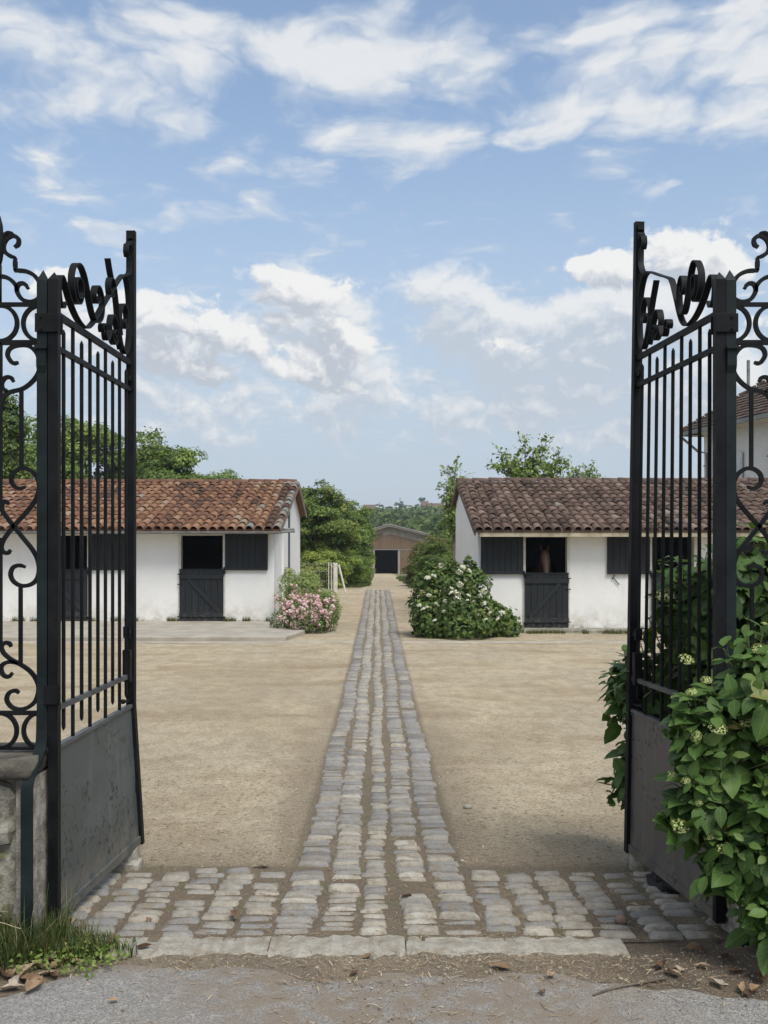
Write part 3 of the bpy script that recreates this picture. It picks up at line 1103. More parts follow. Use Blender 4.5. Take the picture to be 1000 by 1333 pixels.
CREST = [
    # (t, z) in the plane of the leaf; t = 0 at the hinge, 1.17 at the free stile
    [(.115, 2.735), (.095, 2.705), (.065, 2.71), (.050, 2.745), (.045, 2.79), (.055, 2.83), (.085, 2.838), (.12, 2.815), (.18, 2.76), (.25, 2.715), (.33, 2.688), (.41, 2.685),
     (.48, 2.715), (.56, 2.77), (.66, 2.85), (.78, 2.94), (.90, 3.03), (1.0, 3.095), (1.07, 3.115), (1.12, 3.14), (1.140, 3.20), (1.135, 3.26),
     (1.11, 3.29), (1.08, 3.28), (1.07, 3.245), (1.085, 3.22), (1.105, 3.225)],
    [(.335, 2.83), (.31, 2.80), (.275, 2.80), (.255, 2.835), (.265, 2.875), (.30, 2.89), (.34, 2.87), (.345, 2.82), (.31, 2.775), (.255, 2.775), (.215, 2.82),
     (.215, 2.885), (.255, 2.94), (.32, 2.955), (.38, 2.925), (.43, 2.86), (.47, 2.80), (.52, 2.755), (.58, 2.75), (.635, 2.785), (.655, 2.84),
     (.64, 2.895), (.595, 2.925), (.545, 2.915), (.525, 2.87), (.55, 2.84), (.585, 2.85), (.59, 2.88)],
    [(.83, 2.96), (.80, 2.93), (.765, 2.94), (.755, 2.985), (.78, 3.02), (.82, 3.02), (.855, 2.985), (.885, 2.92), (.915, 2.83), (.95, 2.75), (1.0, 2.70), (1.05, 2.69),
     (1.10, 2.74), (1.125, 2.83), (1.125, 2.94), (1.10, 3.04), (1.05, 3.10), (.985, 3.085)],
    [(.667, 2.725), (.650, 2.722), (.640, 2.738), (.650, 2.758), (.675, 2.762), (.692, 2.742), (.694, 2.715), (.712, 2.695), (.745, 2.705), (.778, 2.755)],
    [(.860, 2.745), (.845, 2.735), (.835, 2.752), (.850, 2.772), (.880, 2.765), (.890, 2.730), (.865, 2.702), (.825, 2.705), (.790, 2.735), (.775, 2.785), (.800, 2.835), (.845, 2.840), (.885, 2.805), (.925, 2.745), (.960, 2.695)],
    [(.965, 2.77), (.945, 2.82), (.95, 2.88), (.98, 2.93), (1.02, 2.945), (1.06, 2.92), (1.075, 2.87), (1.06, 2.83), (1.03, 2.825), (1.015, 2.85), (1.035, 2.87)],
    [(.805, 3.02), (.775, 3.06), (.745, 3.11)],
]
# the right leaf's smith bent his curves a little differently
CREST_R = [
    CREST[0][:12] + [(.48, 2.735), (.55, 2.845), (.61, 2.935), (.66, 2.965), (.78, 3.005), (.97, 3.07), (1.07, 3.09)] + CREST[0][19:],
    [(.27 + (t - .27) * (.62 if t > .27 else 1.0), z) for t, z in CREST[1]],
    [(.985, 3.075), (1.06, 3.06), (1.115, 2.98), (1.13, 2.86), (1.11, 2.75), (1.06, 2.69), (1.01, 2.72), (.965, 2.80), (.92, 2.89), (.885, 2.95), (.855, 3.0)],
    CREST[3], CREST[4], CREST[5],
]


def gate_leaf(A, B, side, label, plate, skew, stile_rust):
    A, B = Vector(A), Vector(B)
    L = (B - A).length
    u = (B - A).normalized()
    n = Vector((u.y, -u.x, 0)) if side < 0 else Vector((-u.y, u.x, 0))
    k = L / 1.17

    def pt(t, z, d=0.0):
        """t along the leaf (0..L), d towards the visible face; the free end hangs out of true"""
        return A + u * t + Vector((skew(z) * t / L, 0, z)) + n * d
    root = thing('gate_leaf', label, 'gate', (A.x, A.y, 0), 'wrought iron gate leaves')
    # hinge stile
    b = MB()
    b.box(A.x - .021, A.x + .021, A.y - .021, A.y + .021, .05, 2.80)
    b.add([(A.x + i * .021, A.y + j * .021, 2.80) for i, j in ((-1, -1), (1, -1), (1, 1), (-1, 1))] + [(A.x, A.y, 2.835)], [(0, 1, 4), (1, 2, 4), (2, 3, 4), (3, 0, 4)])
    b.build('hinge_stile', M_IRON, root)
    # free stile, in short lengths so that it follows the lean
    b = MB()
    zs = [.04, .3, .6, .8, 1.4, 2.2, 2.8, 3.33]
    hw = .022
    vs, fs = [], []
    for z in zs:
        c = pt(L, z)
        vs += [c + u * hw + n * hw, c - u * hw + n * hw, c - u * hw - n * hw, c + u * hw - n * hw]
    for i in range(len(zs) - 1):
        for q in range(4):
            fs.append((i * 4 + q, i * 4 + (q + 1) % 4, i * 4 + 4 + (q + 1) % 4, i * 4 + 4 + q))
    fs += [(3, 2, 1, 0), tuple(len(vs) - 4 + q for q in range(4))]
    b.add(vs, fs)
    b.build('free_stile', M_IRON, root)
    b = MB()
    b.obox(pt(L, 3.355), u * .016, n * .024, (0, 0, .026))
    b.obox(pt(L - .016, 3.345), u * .02, n * .017, (0, 0, .014))
    b.tube([pt(L - .03, 3.30, -.018), pt(L - .03, 3.30, .018)], .018, 10)
    b.build('finial', M_IRON, root)
    # rails
    for z, hh in ((2.658, .014), (2.513, .0115), (.962, .012)):
        b = MB()
        b.bar(pt(.021, z), pt(L - .022, z), n, .010, hh)
        b.build('rail', M_IRON if z > 1 else M_STEEL, root)
    # upright bars, long and short in turn
    nb = 9
    for i in range(nb):
        t = L * (i + .93) / 9.75
        b = MB()
        if i % 2 == 0:
            z0, z1 = .865, 2.598
        else:
            z0, z1 = .80, 2.649
        r = .0088
        c0, c1 = pt(t, z0), pt(t, z1)
        b.tube([c0, pt(t, (z0 + z1) / 2), c1], r, 8)
        if i % 2 == 0:
            b.tube([pt(t, z1 - .001), pt(t, z1 + .014)], [r, .003], 8)
            b.tube([pt(t, z0 + .001), pt(t, z0 - .014)], [r, .003], 8)
        b.build('bar', M_IRON, root, smooth=False)
    # sheet-iron lower panel with its frame
    b = MB()
    zz = [.05, .3, .55, .79]
    vs, fs = [], []
    for z in zz:
        vs += [pt(.02, z, .004), pt(L - .021, z, .004), pt(.02, z, -.002), pt(L - .021, z, -.002)]
    for i in range(3):
        a = i * 4
        fs += [(a, a + 1, a + 5, a + 4), (a + 2, a + 6, a + 7, a + 3), (a, a + 4, a + 6, a + 2), (a + 1, a + 3, a + 7, a + 5)]
    fs += [(0, 2, 3, 1), (12, 13, 15, 14)]
    b.add(vs, fs)
    b.build('sheet_panel', plate, root)
    b = MB()
    b.bar(pt(.021, .795), pt(L - .022, .795), n, .014, .008)
    b.build('rail', M_STEEL, root)
    b = MB()
    b.bar(pt(.021, .072, .006), pt(L - .022, .068, .006), n, .009, .02)
    b.build('rail', plate, root)
    # forged scrollwork above the top rail
    for path in (CREST if side < 0 else CREST_R):
        p2 = spline(path, 5)
        b = MB()
        b.sweep([pt(max(.03, min(L - .024, q[0] * k)), q[1]) for q in p2], n, .0032, .0155)
        b.build('scroll', M_IRON, root)
    # bolts near the free stile
    b = MB()
    for z, s in ((2.655, .02), (2.56, .016)):
        b.tube([pt(L + .018, z), pt(L + .045, z)], s * .55, 8)
        b.ball(pt(L + .05, z), s * .6, 8, 5)
    b.obox(pt(L - .045, 2.57), u * .03, n * .012, (0, 0, .012))
    b.build('latch', M_IRON, root)
    b = MB()
    b.obox(pt(L - .075, 1.02, .0), u * .022, n * .02, (0, 0, .085))
    b.build('lock', M_IRON, root)
    b = MB()
    b.obox(pt(L - .06, 1.20), u * .035, n * .012, (0, 0, .012))
    b.obox(pt(L - .085, 1.20), u * .008, n * .018, (0, 0, .03))
    b.build('latch', M_IRON, root)
    b = MB()
    b.tube([pt(L - .03, .83, .0), pt(L - .09, .83, .0), pt(L - .15, .838, .0)], .008, 8)
    b.ball(pt(L - .155, .838, 0), .014, 8, 6)
    b.build('handle', M_IRON, root)
    return root


gate_leaf(LF0, LF1, -1, 'left open leaf of the black wrought iron gate with grey green panel', M_PLATE_L,
          lambda z: .046 * max(0, min(1, (.8 - z) / .75)), .3)
gate_leaf(RG0, RG1, 1, 'right open leaf of the black wrought iron gate behind the hydrangea', M_PLATE_R,
          lambda z: -.052 * (3.35 - z) / 3.3, .3)

# ornamental side panels (half drawn, mirrored about the panel's axis); units: photo pixels off the axis and height
S_CURVES = [
    [(19, 322), (24, 318), (24, 311), (17, 307), (9, 311), (5, 319), (6, 327), (12, 332.5), (20, 335.5)],
    [(20, 335.5), (20, 344), (20, 352.5)],
    [(19, 352.5), (28, 352.5), (36, 354), (45, 359), (52, 369), (54, 380), (50, 389), (41, 393), (31, 391), (25, 385), (22, 377), (25, 370), (32, 369.5), (37, 376)],
    [(23, 380), (21, 372), (15, 365), (8, 361), (2, 360), (-2, 360)],
    [(24, 472), (18, 473), (14, 470), (10, 462), (13, 454), (22, 450), (36, 450), (46, 457), (51, 468), (51, 483), (43, 496), (30, 506), (15, 510), (6, 515), (2, 524), (1, 536)],
    [(18, 497), (14, 491.5), (7, 492), (2.5, 499), (4, 506), (11, 510)],
    [(33, 634), (24, 636), (16, 629), (16, 618), (25, 610.5), (36, 610.5), (46, 618), (51, 631), (48, 648), (36, 665), (18, 685), (6, 701), (2, 711), (4, 718), (10, 720), (14, 716)],
    [(12, 656), (7, 652.5), (3, 656), (3, 664), (9, 673), (18, 685), (30, 700), (42, 715), (49, 728), (51, 742), (48, 754), (40, 761), (28, 762.5), (18, 757), (14, 748), (17, 739), (25, 736), (33, 738)],
    [(15, 842), (12, 837.5), (6, 837), (2, 842), (5, 850), (14, 858), (27, 865), (39, 873.5), (47, 884), (50.5, 896), (47, 911), (38, 920), (26, 923.5), (15, 920), (9, 911), (12, 902), (20, 899), (25, 902)],
    [(16.5, 876), (11, 881), (4, 878), (1.5, 869), (6, 863.5), (15, 861.5), (24, 864)],
]


def side_panel(axis_x, sgn, label, wall_side):
    root = thing('wrought_iron_railing', label, 'railing', (axis_x, HY, .78), 'scrolled iron panels beside the gate')
    px = HY / F
    nrm = Vector((0, 1, 0))

    def q(u, py):
        return Vector((axis_x + u * px, HY, PZ(py, HY)))
    for m in (1, -1):
        for c in S_CURVES:
            b = MB()
            sp = spline(c, 5)
            n = len(sp)
            th = [.0085 if 2 < i < n - 3 else .0065 for i in range(n)]
            b.sweep([q(u * m, y) for u, y in sp], nrm, th, .008)
            b.build('scroll', M_IRON, root)
        for py, r in ((421, 22.5), (951, 22)):
            b = MB()
            arc = [(53 + r * math.cos(a), py + r * 1.03 * math.sin(a)) for a in np.linspace(math.pi * .52, math.pi * 1.48, 20)]
            b.sweep([q(u * m, y) for u, y in arc], nrm, .0085, .008)
            b.build('ring', M_IRON, root)
        for u, a, c in ((28, 508, 610), (27, 762, 864)):
            b = MB()
            b.bar(q(u * m, a), q(u * m, c), nrm, .0075, .0075)
            b.build('bar', M_IRON, root)
        b = MB()
        sp = spline([(2, 312), (6, 306), (11, 302.5), (17, 303)], 5)
        b.sweep([q(u * m, y) for u, y in sp], nrm, [.009 * (1 - .75 * i / (len(sp) - 1)) for i in range(len(sp))], .009)
        b.build('leaf_scroll', M_IRON, root)
    for py, r in ((421, 22.5), (951, 22)):
        b = MB()
        arc = [(r * math.cos(a), py + r * 1.03 * math.sin(a)) for a in np.linspace(0, 2 * math.pi, 33)]
        b.sweep([q(u, y) for u, y in arc], nrm, .0085, .008)
        b.build('ring', M_IRON, root)
    for py, h in ((396.5, .0085), (446, .010), (928, .009), (974, .006)):
        b = MB()
        b.bar(q(-51, py), q(51, py), nrm, .009, h)
        b.build('rail', M_IRON, root)
    b = MB()      # central bud on the axis
    b.tube([q(0, 345), q(0, 338), q(0, 322), q(0, 306), q(0, 294), q(0, 281)], [.006, .012, .020, .015, .013, .002], 10)
    b.tube([q(0, 396), q(0, 372), q(0, 345)], [.008, .008, .008], 8)
    b.build('finial', M_IRON, root, smooth=True)
    b = MB()
    b.bar(q(0, 446), q(0, 655), nrm, .009, .009)
    b.bar(q(0, 700), q(0, 840), nrm, .009, .009)
    b.build('bar', M_IRON, root)
    return root


PW = .0215


def gate_post(x, sgn, label):
    """square post whose foot is cranked forward over the wall coping; clamped to the leaf's hinge stile"""
    root = thing('gate_post', label, 'post', (x, HY, 0), 'iron posts the gate hangs on')
    b = MB()
    b.box(x - PW, x + PW, HY - PW, HY + PW, .80, 2.795)
    b.add([(x + i * PW, HY + j * PW, 2.795) for i, j in ((-1, -1), (1, -1), (1, 1), (-1, 1))] + [(x, HY, 2.845)], [(0, 1, 4), (1, 2, 4), (2, 3, 4), (3, 0, 4)])
    b.build('post', M_STRAP, root)
    b = MB()
    b.sweep(spline([(x, HY - .012, .95), (x, HY - .02, .84), (x, HY - .05, .785), (x, HY - .13, .735), (x, HY - .185, .70), (x, HY - .20, .62), (x, HY - .20, .3), (x, HY - .20, -.05)], 6), (1, 0, 0), .006, .024)
    b.build('foot_strap', M_STRAP, root)
    b = MB()
    b.box(x - PW - .004, x + PW + .004, HY - PW - .022, HY - PW - .002, 2.50, 2.512)
    b.add([(x - .02, HY - PW - .001, 2.40), (x + .02, HY - PW - .001, 2.40), (x + .02, HY - PW - .012, 2.43), (x - .02, HY - PW - .012, 2.43),
           (x - .02, HY - PW - .001, 2.50), (x + .02, HY - PW - .001, 2.50), (x + .02, HY - PW - .012, 2.50), (x - .02, HY - PW - .012, 2.50)],
          [(0, 1, 2, 3), (3, 2, 6, 7), (4, 7, 6, 5), (0, 3, 7, 4), (1, 5, 6, 2)])
    b.build('bracket', M_STRAP, root)
    hx = LF0.x if sgn < 0 else RG0.x
    xa, xb = min(x, hx) - PW - .006, max(x, hx) + PW + .006
    b = MB()
    b.box(xa, xb, HY - PW - .009, HY - PW - .002, 2.572, 2.652)
    b.box(xa, xb, HY + PW + .002, HY + PW + .009, 2.572, 2.652)
    for zz in (2.585, 2.635):
        b.tube([(x - .0, HY - PW - .016, zz), (x, HY - PW - .008, zz)], .006, 6)
    b.build('clamp', M_IRON, root, bevel=.002)
    b = MB()
    b.box(min(hx, x) + PW * .6 if sgn < 0 else hx - PW - .01, hx + PW + .012 if sgn < 0 else max(hx, x) - PW * .6, HY - PW - .010, HY - PW - .002, .985, 1.065)
    b.build('clamp', M_IRON, root, bevel=.002)
    return root


PLX, PRX = -1.4335, 1.5075
gate_post(PLX, -1, 'square black iron post carrying the left gate leaf, foot bent over the wall')
gate_post(PRX, 1, 'square black iron post carrying the right gate leaf, foot among leaves')
side_panel(PX(0, HY), -1, 'black scrolled iron panel standing on the low wall beside the left post', -1)
side_panel(PX(1006, HY), 1, 'black scrolled iron panel above the hydrangea beside the right post', 1)


def far_post(x, label):
    b = MB()
    b.box(x - PW, x + PW, HY - PW, HY + PW, .78, 2.8)
    tag(b.build('railing_post', M_STRAP, None, (x, HY, .78)), label, 'post')


def rough_block(x0, x1, y0, y1, z0, z1, seed, amp=.02, nx=6, nz=5):
    """a stone block with uneven hewn faces"""
    rs = random.Random(seed)
    b = MB()
    bm = bmesh.new()
    bmesh.ops.create_cube(bm, size=1)
    bmesh.ops.subdivide_edges(bm, edges=bm.edges[:], cuts=3, use_grid_fill=True)
    for v in bm.verts:
        c = v.co.copy()
        v.co.x = (x0 + x1) / 2 + c.x * (x1 - x0)
        v.co.y = (y0 + y1) / 2 + c.y * (y1 - y0)
        v.co.z = (z0 + z1) / 2 + c.z * (z1 - z0)
        # round the arrises
        e = sum(1 for q in c if abs(abs(q) - .5) < 1e-4)
        if e >= 2:
            ctr = Vector(((x0 + x1) / 2, (y0 + y1) / 2, (z0 + z1) / 2))
            v.co += (ctr - v.co).normalized() * amp * (.9 if e == 2 else 1.6)
        v.co += Vector((rs.uniform(-1, 1), rs.uniform(-1, 1), rs.uniform(-1, 1))) * amp * .35
    b.add([v.co.copy() for v in bm.verts], [tuple(v.index for v in f.verts) for f in bm.faces])
    bm.free()
    return b


def mossy_mat():
    m, t, out = new_mat('mossy_stone')
    p = pos(t)
    nr = t.n('ShaderNodeNewGeometry').outputs['Normal']
    sp = t.n('ShaderNodeSeparateXYZ')
    t.put(sp.inputs[0], nr)
    n = t.noise(p, 8, 7, .68)
    c = t.mix(t.ss(n, .32, .66), (.36, .34, .285), (.10, .095, .075))
    moss = t.ss(t.m('ADD', t.noise(p, 5.5, 6, .65), t.m('MULTIPLY', sp.outputs[2], .16)), .52, .66)
    c = t.mix(t.m('MULTIPLY', moss, .85), c, (.075, .085, .022))
    h = t.m('ADD', n, t.m('MULTIPLY', t.noise(p, 45, 5, .7), .5))
    finish(t, out, c, .95, h, .9, .018, .1)
    return m


M_MOSS = mossy_mat()


def low_wall(sgn, label):
    xe = PLX + .012 if sgn < 0 else PRX - .012      # end by the gate
    far = xe + sgn * 2.6
    root = thing('garden_wall', label, 'wall', (xe + sgn * 1.3, HY, 0))
    b = MB()
    x0, x1 = sorted((xe + sgn * .05, far))
    b.box(x0, x1, HY - .13, HY + .16, -.3, .70)
    b.build('core', M_STONE, root)
    # end pier with flaking render, the face the leaf folds against
    b = rough_block(*sorted((xe, xe + sgn * .075)), HY - .155, HY + .17, -.25, .70, 3, .006)
    b.build('end_pier', M_PLASTER_OLD, root)
    z = [-.2, .09, .40, .695]
    rs = random.Random(8 + sgn)
    for r in range(3):
        x = xe + sgn * .085
        while abs(x - xe) < 2.5:
            w = rs.uniform(.20, .42)
            xa, xb = sorted((x, x + sgn * w))
            bb = rough_block(xa, xb, HY - .165 - rs.uniform(0, .015), HY + .0, z[r] + .008, z[r + 1] - .008, rs.randint(0, 999), .022)
            bb.build('stone', M_MOSS, root, smooth=False)
            x += sgn * (w + .012)
    x = xe
    while abs(x - xe) < 2.5:
        w = rs.uniform(.55, .8)
        xa, xb = sorted((x, x + sgn * (w - .008)))
        bb = rough_block(xa, xb, HY - .205, HY + .22, .703, .778, rs.randint(0, 999), .010)
        bb.build('coping_stone', M_STONE_DK, root, smooth=True)
        x += sgn * w
    return root


M_STONE_DK = simple('weathered_coping', (.135, .125, .10), (.055, .05, .042), 9, .95, .9, .01, detail=7, fine=50)
low_wall(-1, 'low mossy stone wall with flat coping under the left iron panel')
low_wall(1, 'low stone wall with flat coping hidden behind the hydrangea leaves')
far_post(PX(-52, HY), 'square iron post at the far end of the left scrolled panel')
far_post(PX(1060, HY), 'square iron post at the far end of the right scrolled panel')

# stone stops under the free ends of the leaves
b = MB()
b.prism([(-1.47, 5.34), (-1.262, 5.34), (-1.262, 5.50), (-1.45, 5.52)], 'z', -.2, -.04)
b = rough_block(-1.44, -1.288, 5.30, 5.44, -.22, .055, 21, .012)
b2 = rough_block(-1.40, -1.262, 5.27, 5.42, -.22, -.01, 22, .014)
b.add(b2.v, b2.f)
tag(b.build('gate_stop', M_KERB, None, (-1.35, 5.37, -.08)), 'weathered stone block propping the free end of the left leaf', 'stone block', 'stone stops under the gate leaves')
b = rough_block(1.325, 1.455, 5.22, 5.36, -.22, .065, 31, .014)
tag(b.build('gate_stop', M_MOSS, None, (1.39, 5.29, -.08)), 'mossy stone block propping the free end of the right leaf', 'stone block', 'stone stops under the gate leaves')
b = MB()
b.ball((1.44, 4.98, -.01), .085, 14, 9, (1.0, 1.5, .75), .22)
tag(b.build('rock', M_DARK, None, (1.44, 4.98, -.05)), 'dark rough rock lying under the right gate leaf', 'rock')


# ================================================================== STABLES
def tile_mesh(seed, ti, mat):
    """barrel tile: tapered half pipe with thickness, lower end at y = 0"""
    rs = random.Random(seed)
    r0, r1, L, th = .100, .080, .52, .015
    n = 6
    b = MB()
    b.cur = ti
    vs = []
    for (y, r) in ((0, r0), (L, r1)):
        for rr in (r, r - th):
            for i in range(n + 1):
                a = math.pi * i / n
                vs.append((rr * math.cos(a) * (1 + rs.uniform(-.03, .03)), y + rs.uniform(-.006, .006), rr * .86 * math.sin(a) - .012))
    m = n + 1
    fs = []
    for i in range(n):
        fs.append((i, i + 1, 2 * m + i + 1, 2 * m + i))
        fs.append((i, m + i, m + i + 1, i + 1))
    b.add(vs, fs)
    return b


def stable(cfg):
    x0, x1, yf, ye, yr, yb = cfg['x0'], cfg['x1'], cfg['yf'], cfg['ye'], cfg['yr'], cfg['yb']
    ze, zr, zb = cfg['ze'], cfg['zr'], cfg['zb']
    gx = cfg['gable']                       # x of the visible gable wall
    sg = cfg['sg']                          # +1 when that gable faces +x
    zg = G(0, yf)
    root = thing('stable', cfg['label'], 'stable', ((x0 + x1) / 2, yf, zg), 'white stables round the courtyard')
    zw = cfg['zw']                          # top of the front wall
    # front wall, door openings cut from the ground up
    poly = [(x0, -.5)]
    top = cfg['top']
    for (a, c) in sorted(cfg['doors']):
        poly += [(a, -.5), (a, top), (c, top), (c, -.5)]
    poly += [(x1, -.5), (x1, zw), (x0, zw)]
    b = MB()
    b.prism(poly, 'y', yf, yf + .25)
    b.build('front_wall', M_WALL, root)
    # gables
    for gxx, s in ((gx, sg), (x0 if sg > 0 else x1, -sg)):
        a, c = sorted((gxx, gxx - s * .25))
        b = MB()
        b.prism([(yf + .253, -.5), (yb - .28, -.5), (yb - .28, zb + .0), (yr, zr - .13), (yf + .253, zw)], 'x', a, c)
        b.build('gable_wall', M_WALL, root)
    b = MB()
    b.box(x0, x1, yb - .277, yb - .03, -.5, zb - .1)
    b.build('back_wall', M_WALL, root)
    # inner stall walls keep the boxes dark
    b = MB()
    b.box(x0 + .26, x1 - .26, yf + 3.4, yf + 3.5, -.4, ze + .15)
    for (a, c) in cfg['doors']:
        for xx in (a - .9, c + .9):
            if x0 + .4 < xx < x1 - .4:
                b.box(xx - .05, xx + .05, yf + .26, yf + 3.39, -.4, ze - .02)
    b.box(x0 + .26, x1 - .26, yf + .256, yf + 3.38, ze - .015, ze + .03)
    b.build('dark_lining', M_DARK, root)
    # roof: boarded deck with barrel tiles
    ov = cfg['ov']
    rx0, rx1 = (x0 - .2, gx + ov) if sg > 0 else (gx - ov, x1 + .2)
    b = MB()
    b.prism([(ye, ze), (yr, zr), (yb + .15, zb), (yb + .15, zb - .06), (yr, zr - .06), (ye, ze - .06)], 'x', rx0, rx1)
    roof = b.build('roof', cfg['tile_mat'], root)
    d = Vector((0, yr - ye, zr - ze))
    SL = d.length
    d.normalize()
    nrm = Vector((0, -d.z, d.y))
    pitch = math.atan2(d.z, d.y)
    exp_ = cfg['exp']
    nrow = int(SL / exp_)
    exp_ = (SL - .1) / nrow
    pit = .214
    ncol = int((rx1 - rx0 - .1) / pit)
    meshes = cfg['tiles']
    rs = random.Random(cfg['seed'])
    tiles = []
    for cidx in range(ncol + 1):
        xc = (rx1 - .09 - cidx * pit) if sg > 0 else (rx0 + .09 + cidx * pit)
        coltint = rs.uniform(-.1, .1)
        wob = rs.uniform(0, 6)
        for r in range(nrow):
            s = r * exp_
            x = xc + .008 * math.sin(r * .8 + wob) + rs.uniform(-.009, .009)
            sag = .018 * math.sin(x * .8 + r * .3) * (r / nrow) + .012 * math.sin(x * 2.1 + 1)
            p = Vector((x, ye, ze)) + d * (s - .07 + rs.uniform(-.02, .02)) + nrm * (.028 + sag * .7)
            rot = (pitch - .045 + rs.uniform(-.015, .015), rs.uniform(-.05, .05), rs.uniform(-.035, .035))
            base = cfg['tint'](x, r, rs) + coltint
            if cidx < 2 and sg > 0: base = rs.choice((.97, .92, .1, .18))
            ti = int(max(0, min(len(meshes) - 1, base * len(meshes))))
            inview = PXV(p) 
            tiles.append((p, rot, ti, r, inview))
    # the largest in the picture: those inside the frame, lowest courses first
    vis = sorted([q for q in tiles if q[4]], key=lambda q: q[0].length)
    keep = set(id(q) for q in vis[:300])
    rest = MB()
    for q in tiles:
        p, rot, ti, r, _ = q
        sc_ = (rs.uniform(.95, 1.04), 1, rs.uniform(.92, 1.08))
        if id(q) in keep:
            inst('tile', meshes[ti][1], roof, p, rot, sc_)
        else:
            M = Matrix.Translation(p) @ Euler(rot).to_matrix().to_4x4() @ Matrix.Diagonal((*sc_, 1))
            rest.cur = meshes[ti][0].t[0]
            rest.add([M @ Vector(v) for v in meshes[ti][0].v], meshes[ti][0].f)
    o = rest.build('tiles', cfg['tile_mat'], roof, smooth=True)
    o['kind'] = 'stuff'
    # ridge tiles
    rb = [tile_mesh(900 + i, .35 + .06 * i, cfg['tile_mat']) for i in range(4)]
    rm = [q.mesh('ridge_tile', cfg['tile_mat'], smooth=True) for q in rb]
    x = rx0
    while x < rx1 - .5:
        inst('ridge_tile', rm[rs.randint(0, 3)], roof, (x, yr, zr + .03 + rs.uniform(-.008, .008)), (0, rs.uniform(-.03, .03), -math.pi / 2 + rs.uniform(-.03, .03)), (1.25, 1, 1.1))
        x += .43
    # verge: bargeboard under the last tiles and pale mortar
    a, c = sorted((rx1 - .03, rx1 + .0) if sg > 0 else (rx0, rx0 + .03))
    b = MB()
    b.prism([(ye + .02, ze - .065), (yr, zr - .065), (yb + .1, zb - .065), (yb + .1, zb - .12), (yr, zr - .12), (ye + .02, ze - .12)], 'x', a, c)
    b.build('bargeboard', cfg['barge'], root)
    # gutter or fascia
    if cfg['gutter'] == 'round':
        b = MB()
        n = 8
        for (r_, zo) in ((.055, 0),):
            prof_ = [(ye - .075 + r_ * math.cos(math.pi + math.pi * i / n), ze - .055 + r_ * math.sin(math.pi + math.pi * i / n)) for i in range(n + 1)]
            inner = [(ye - .075 + (r_ - .006) * math.cos(math.pi + math.pi * i / n), ze - .053 + (r_ - .006) * math.sin(math.pi + math.pi * i / n)) for i in range(n + 1)]
            b.prism(prof_ + inner[::-1], 'x', rx0 + .05, rx1 - .02)
        b.build('gutter', M_GUTTER, root)
        b = MB()
        b.box(rx0 + .1, rx1 - .06, ye + .02, yf - .003, ze - .10, ze - .075)
        b.build('soffit', M_FRAME, root)
    else:
        b = MB()
        b.box(rx0 + .12, rx1 - .05, ye + .005, ye + .035, ze - .145, ze - .062)
        b.build('fascia', M_FASCIA, root)
        b = MB()
        b.box(rx0 + .12, rx1 - .05, ye + .038, yf - .003, ze - .125, ze - .10)
        b.build('soffit', M_FRAME, root)
    # doors
    for k, (a, c) in enumerate(cfg['doors']):
        stable_door(root, cfg, a, c, yf)
    return root


def PXV(p):
    px = VX + F * p.x / p.y
    return -15 < px < 1015


def boards(b_parent, x0, x1, z0, z1, y, th, n, parent, rs):
    w = (x1 - x0) / n
    for i in range(n):
        b = MB()
        b.cur = rs.uniform(.1, .9)
        dy = rs.uniform(-.003, .003)
        b.box(x0 + i * w + .004, x0 + (i + 1) * w - .004, y + dy, y + dy + th, z0 + rs.uniform(0, .006), z1 - rs.uniform(0, .006))
        b.build('plank', M_DOOR, parent)


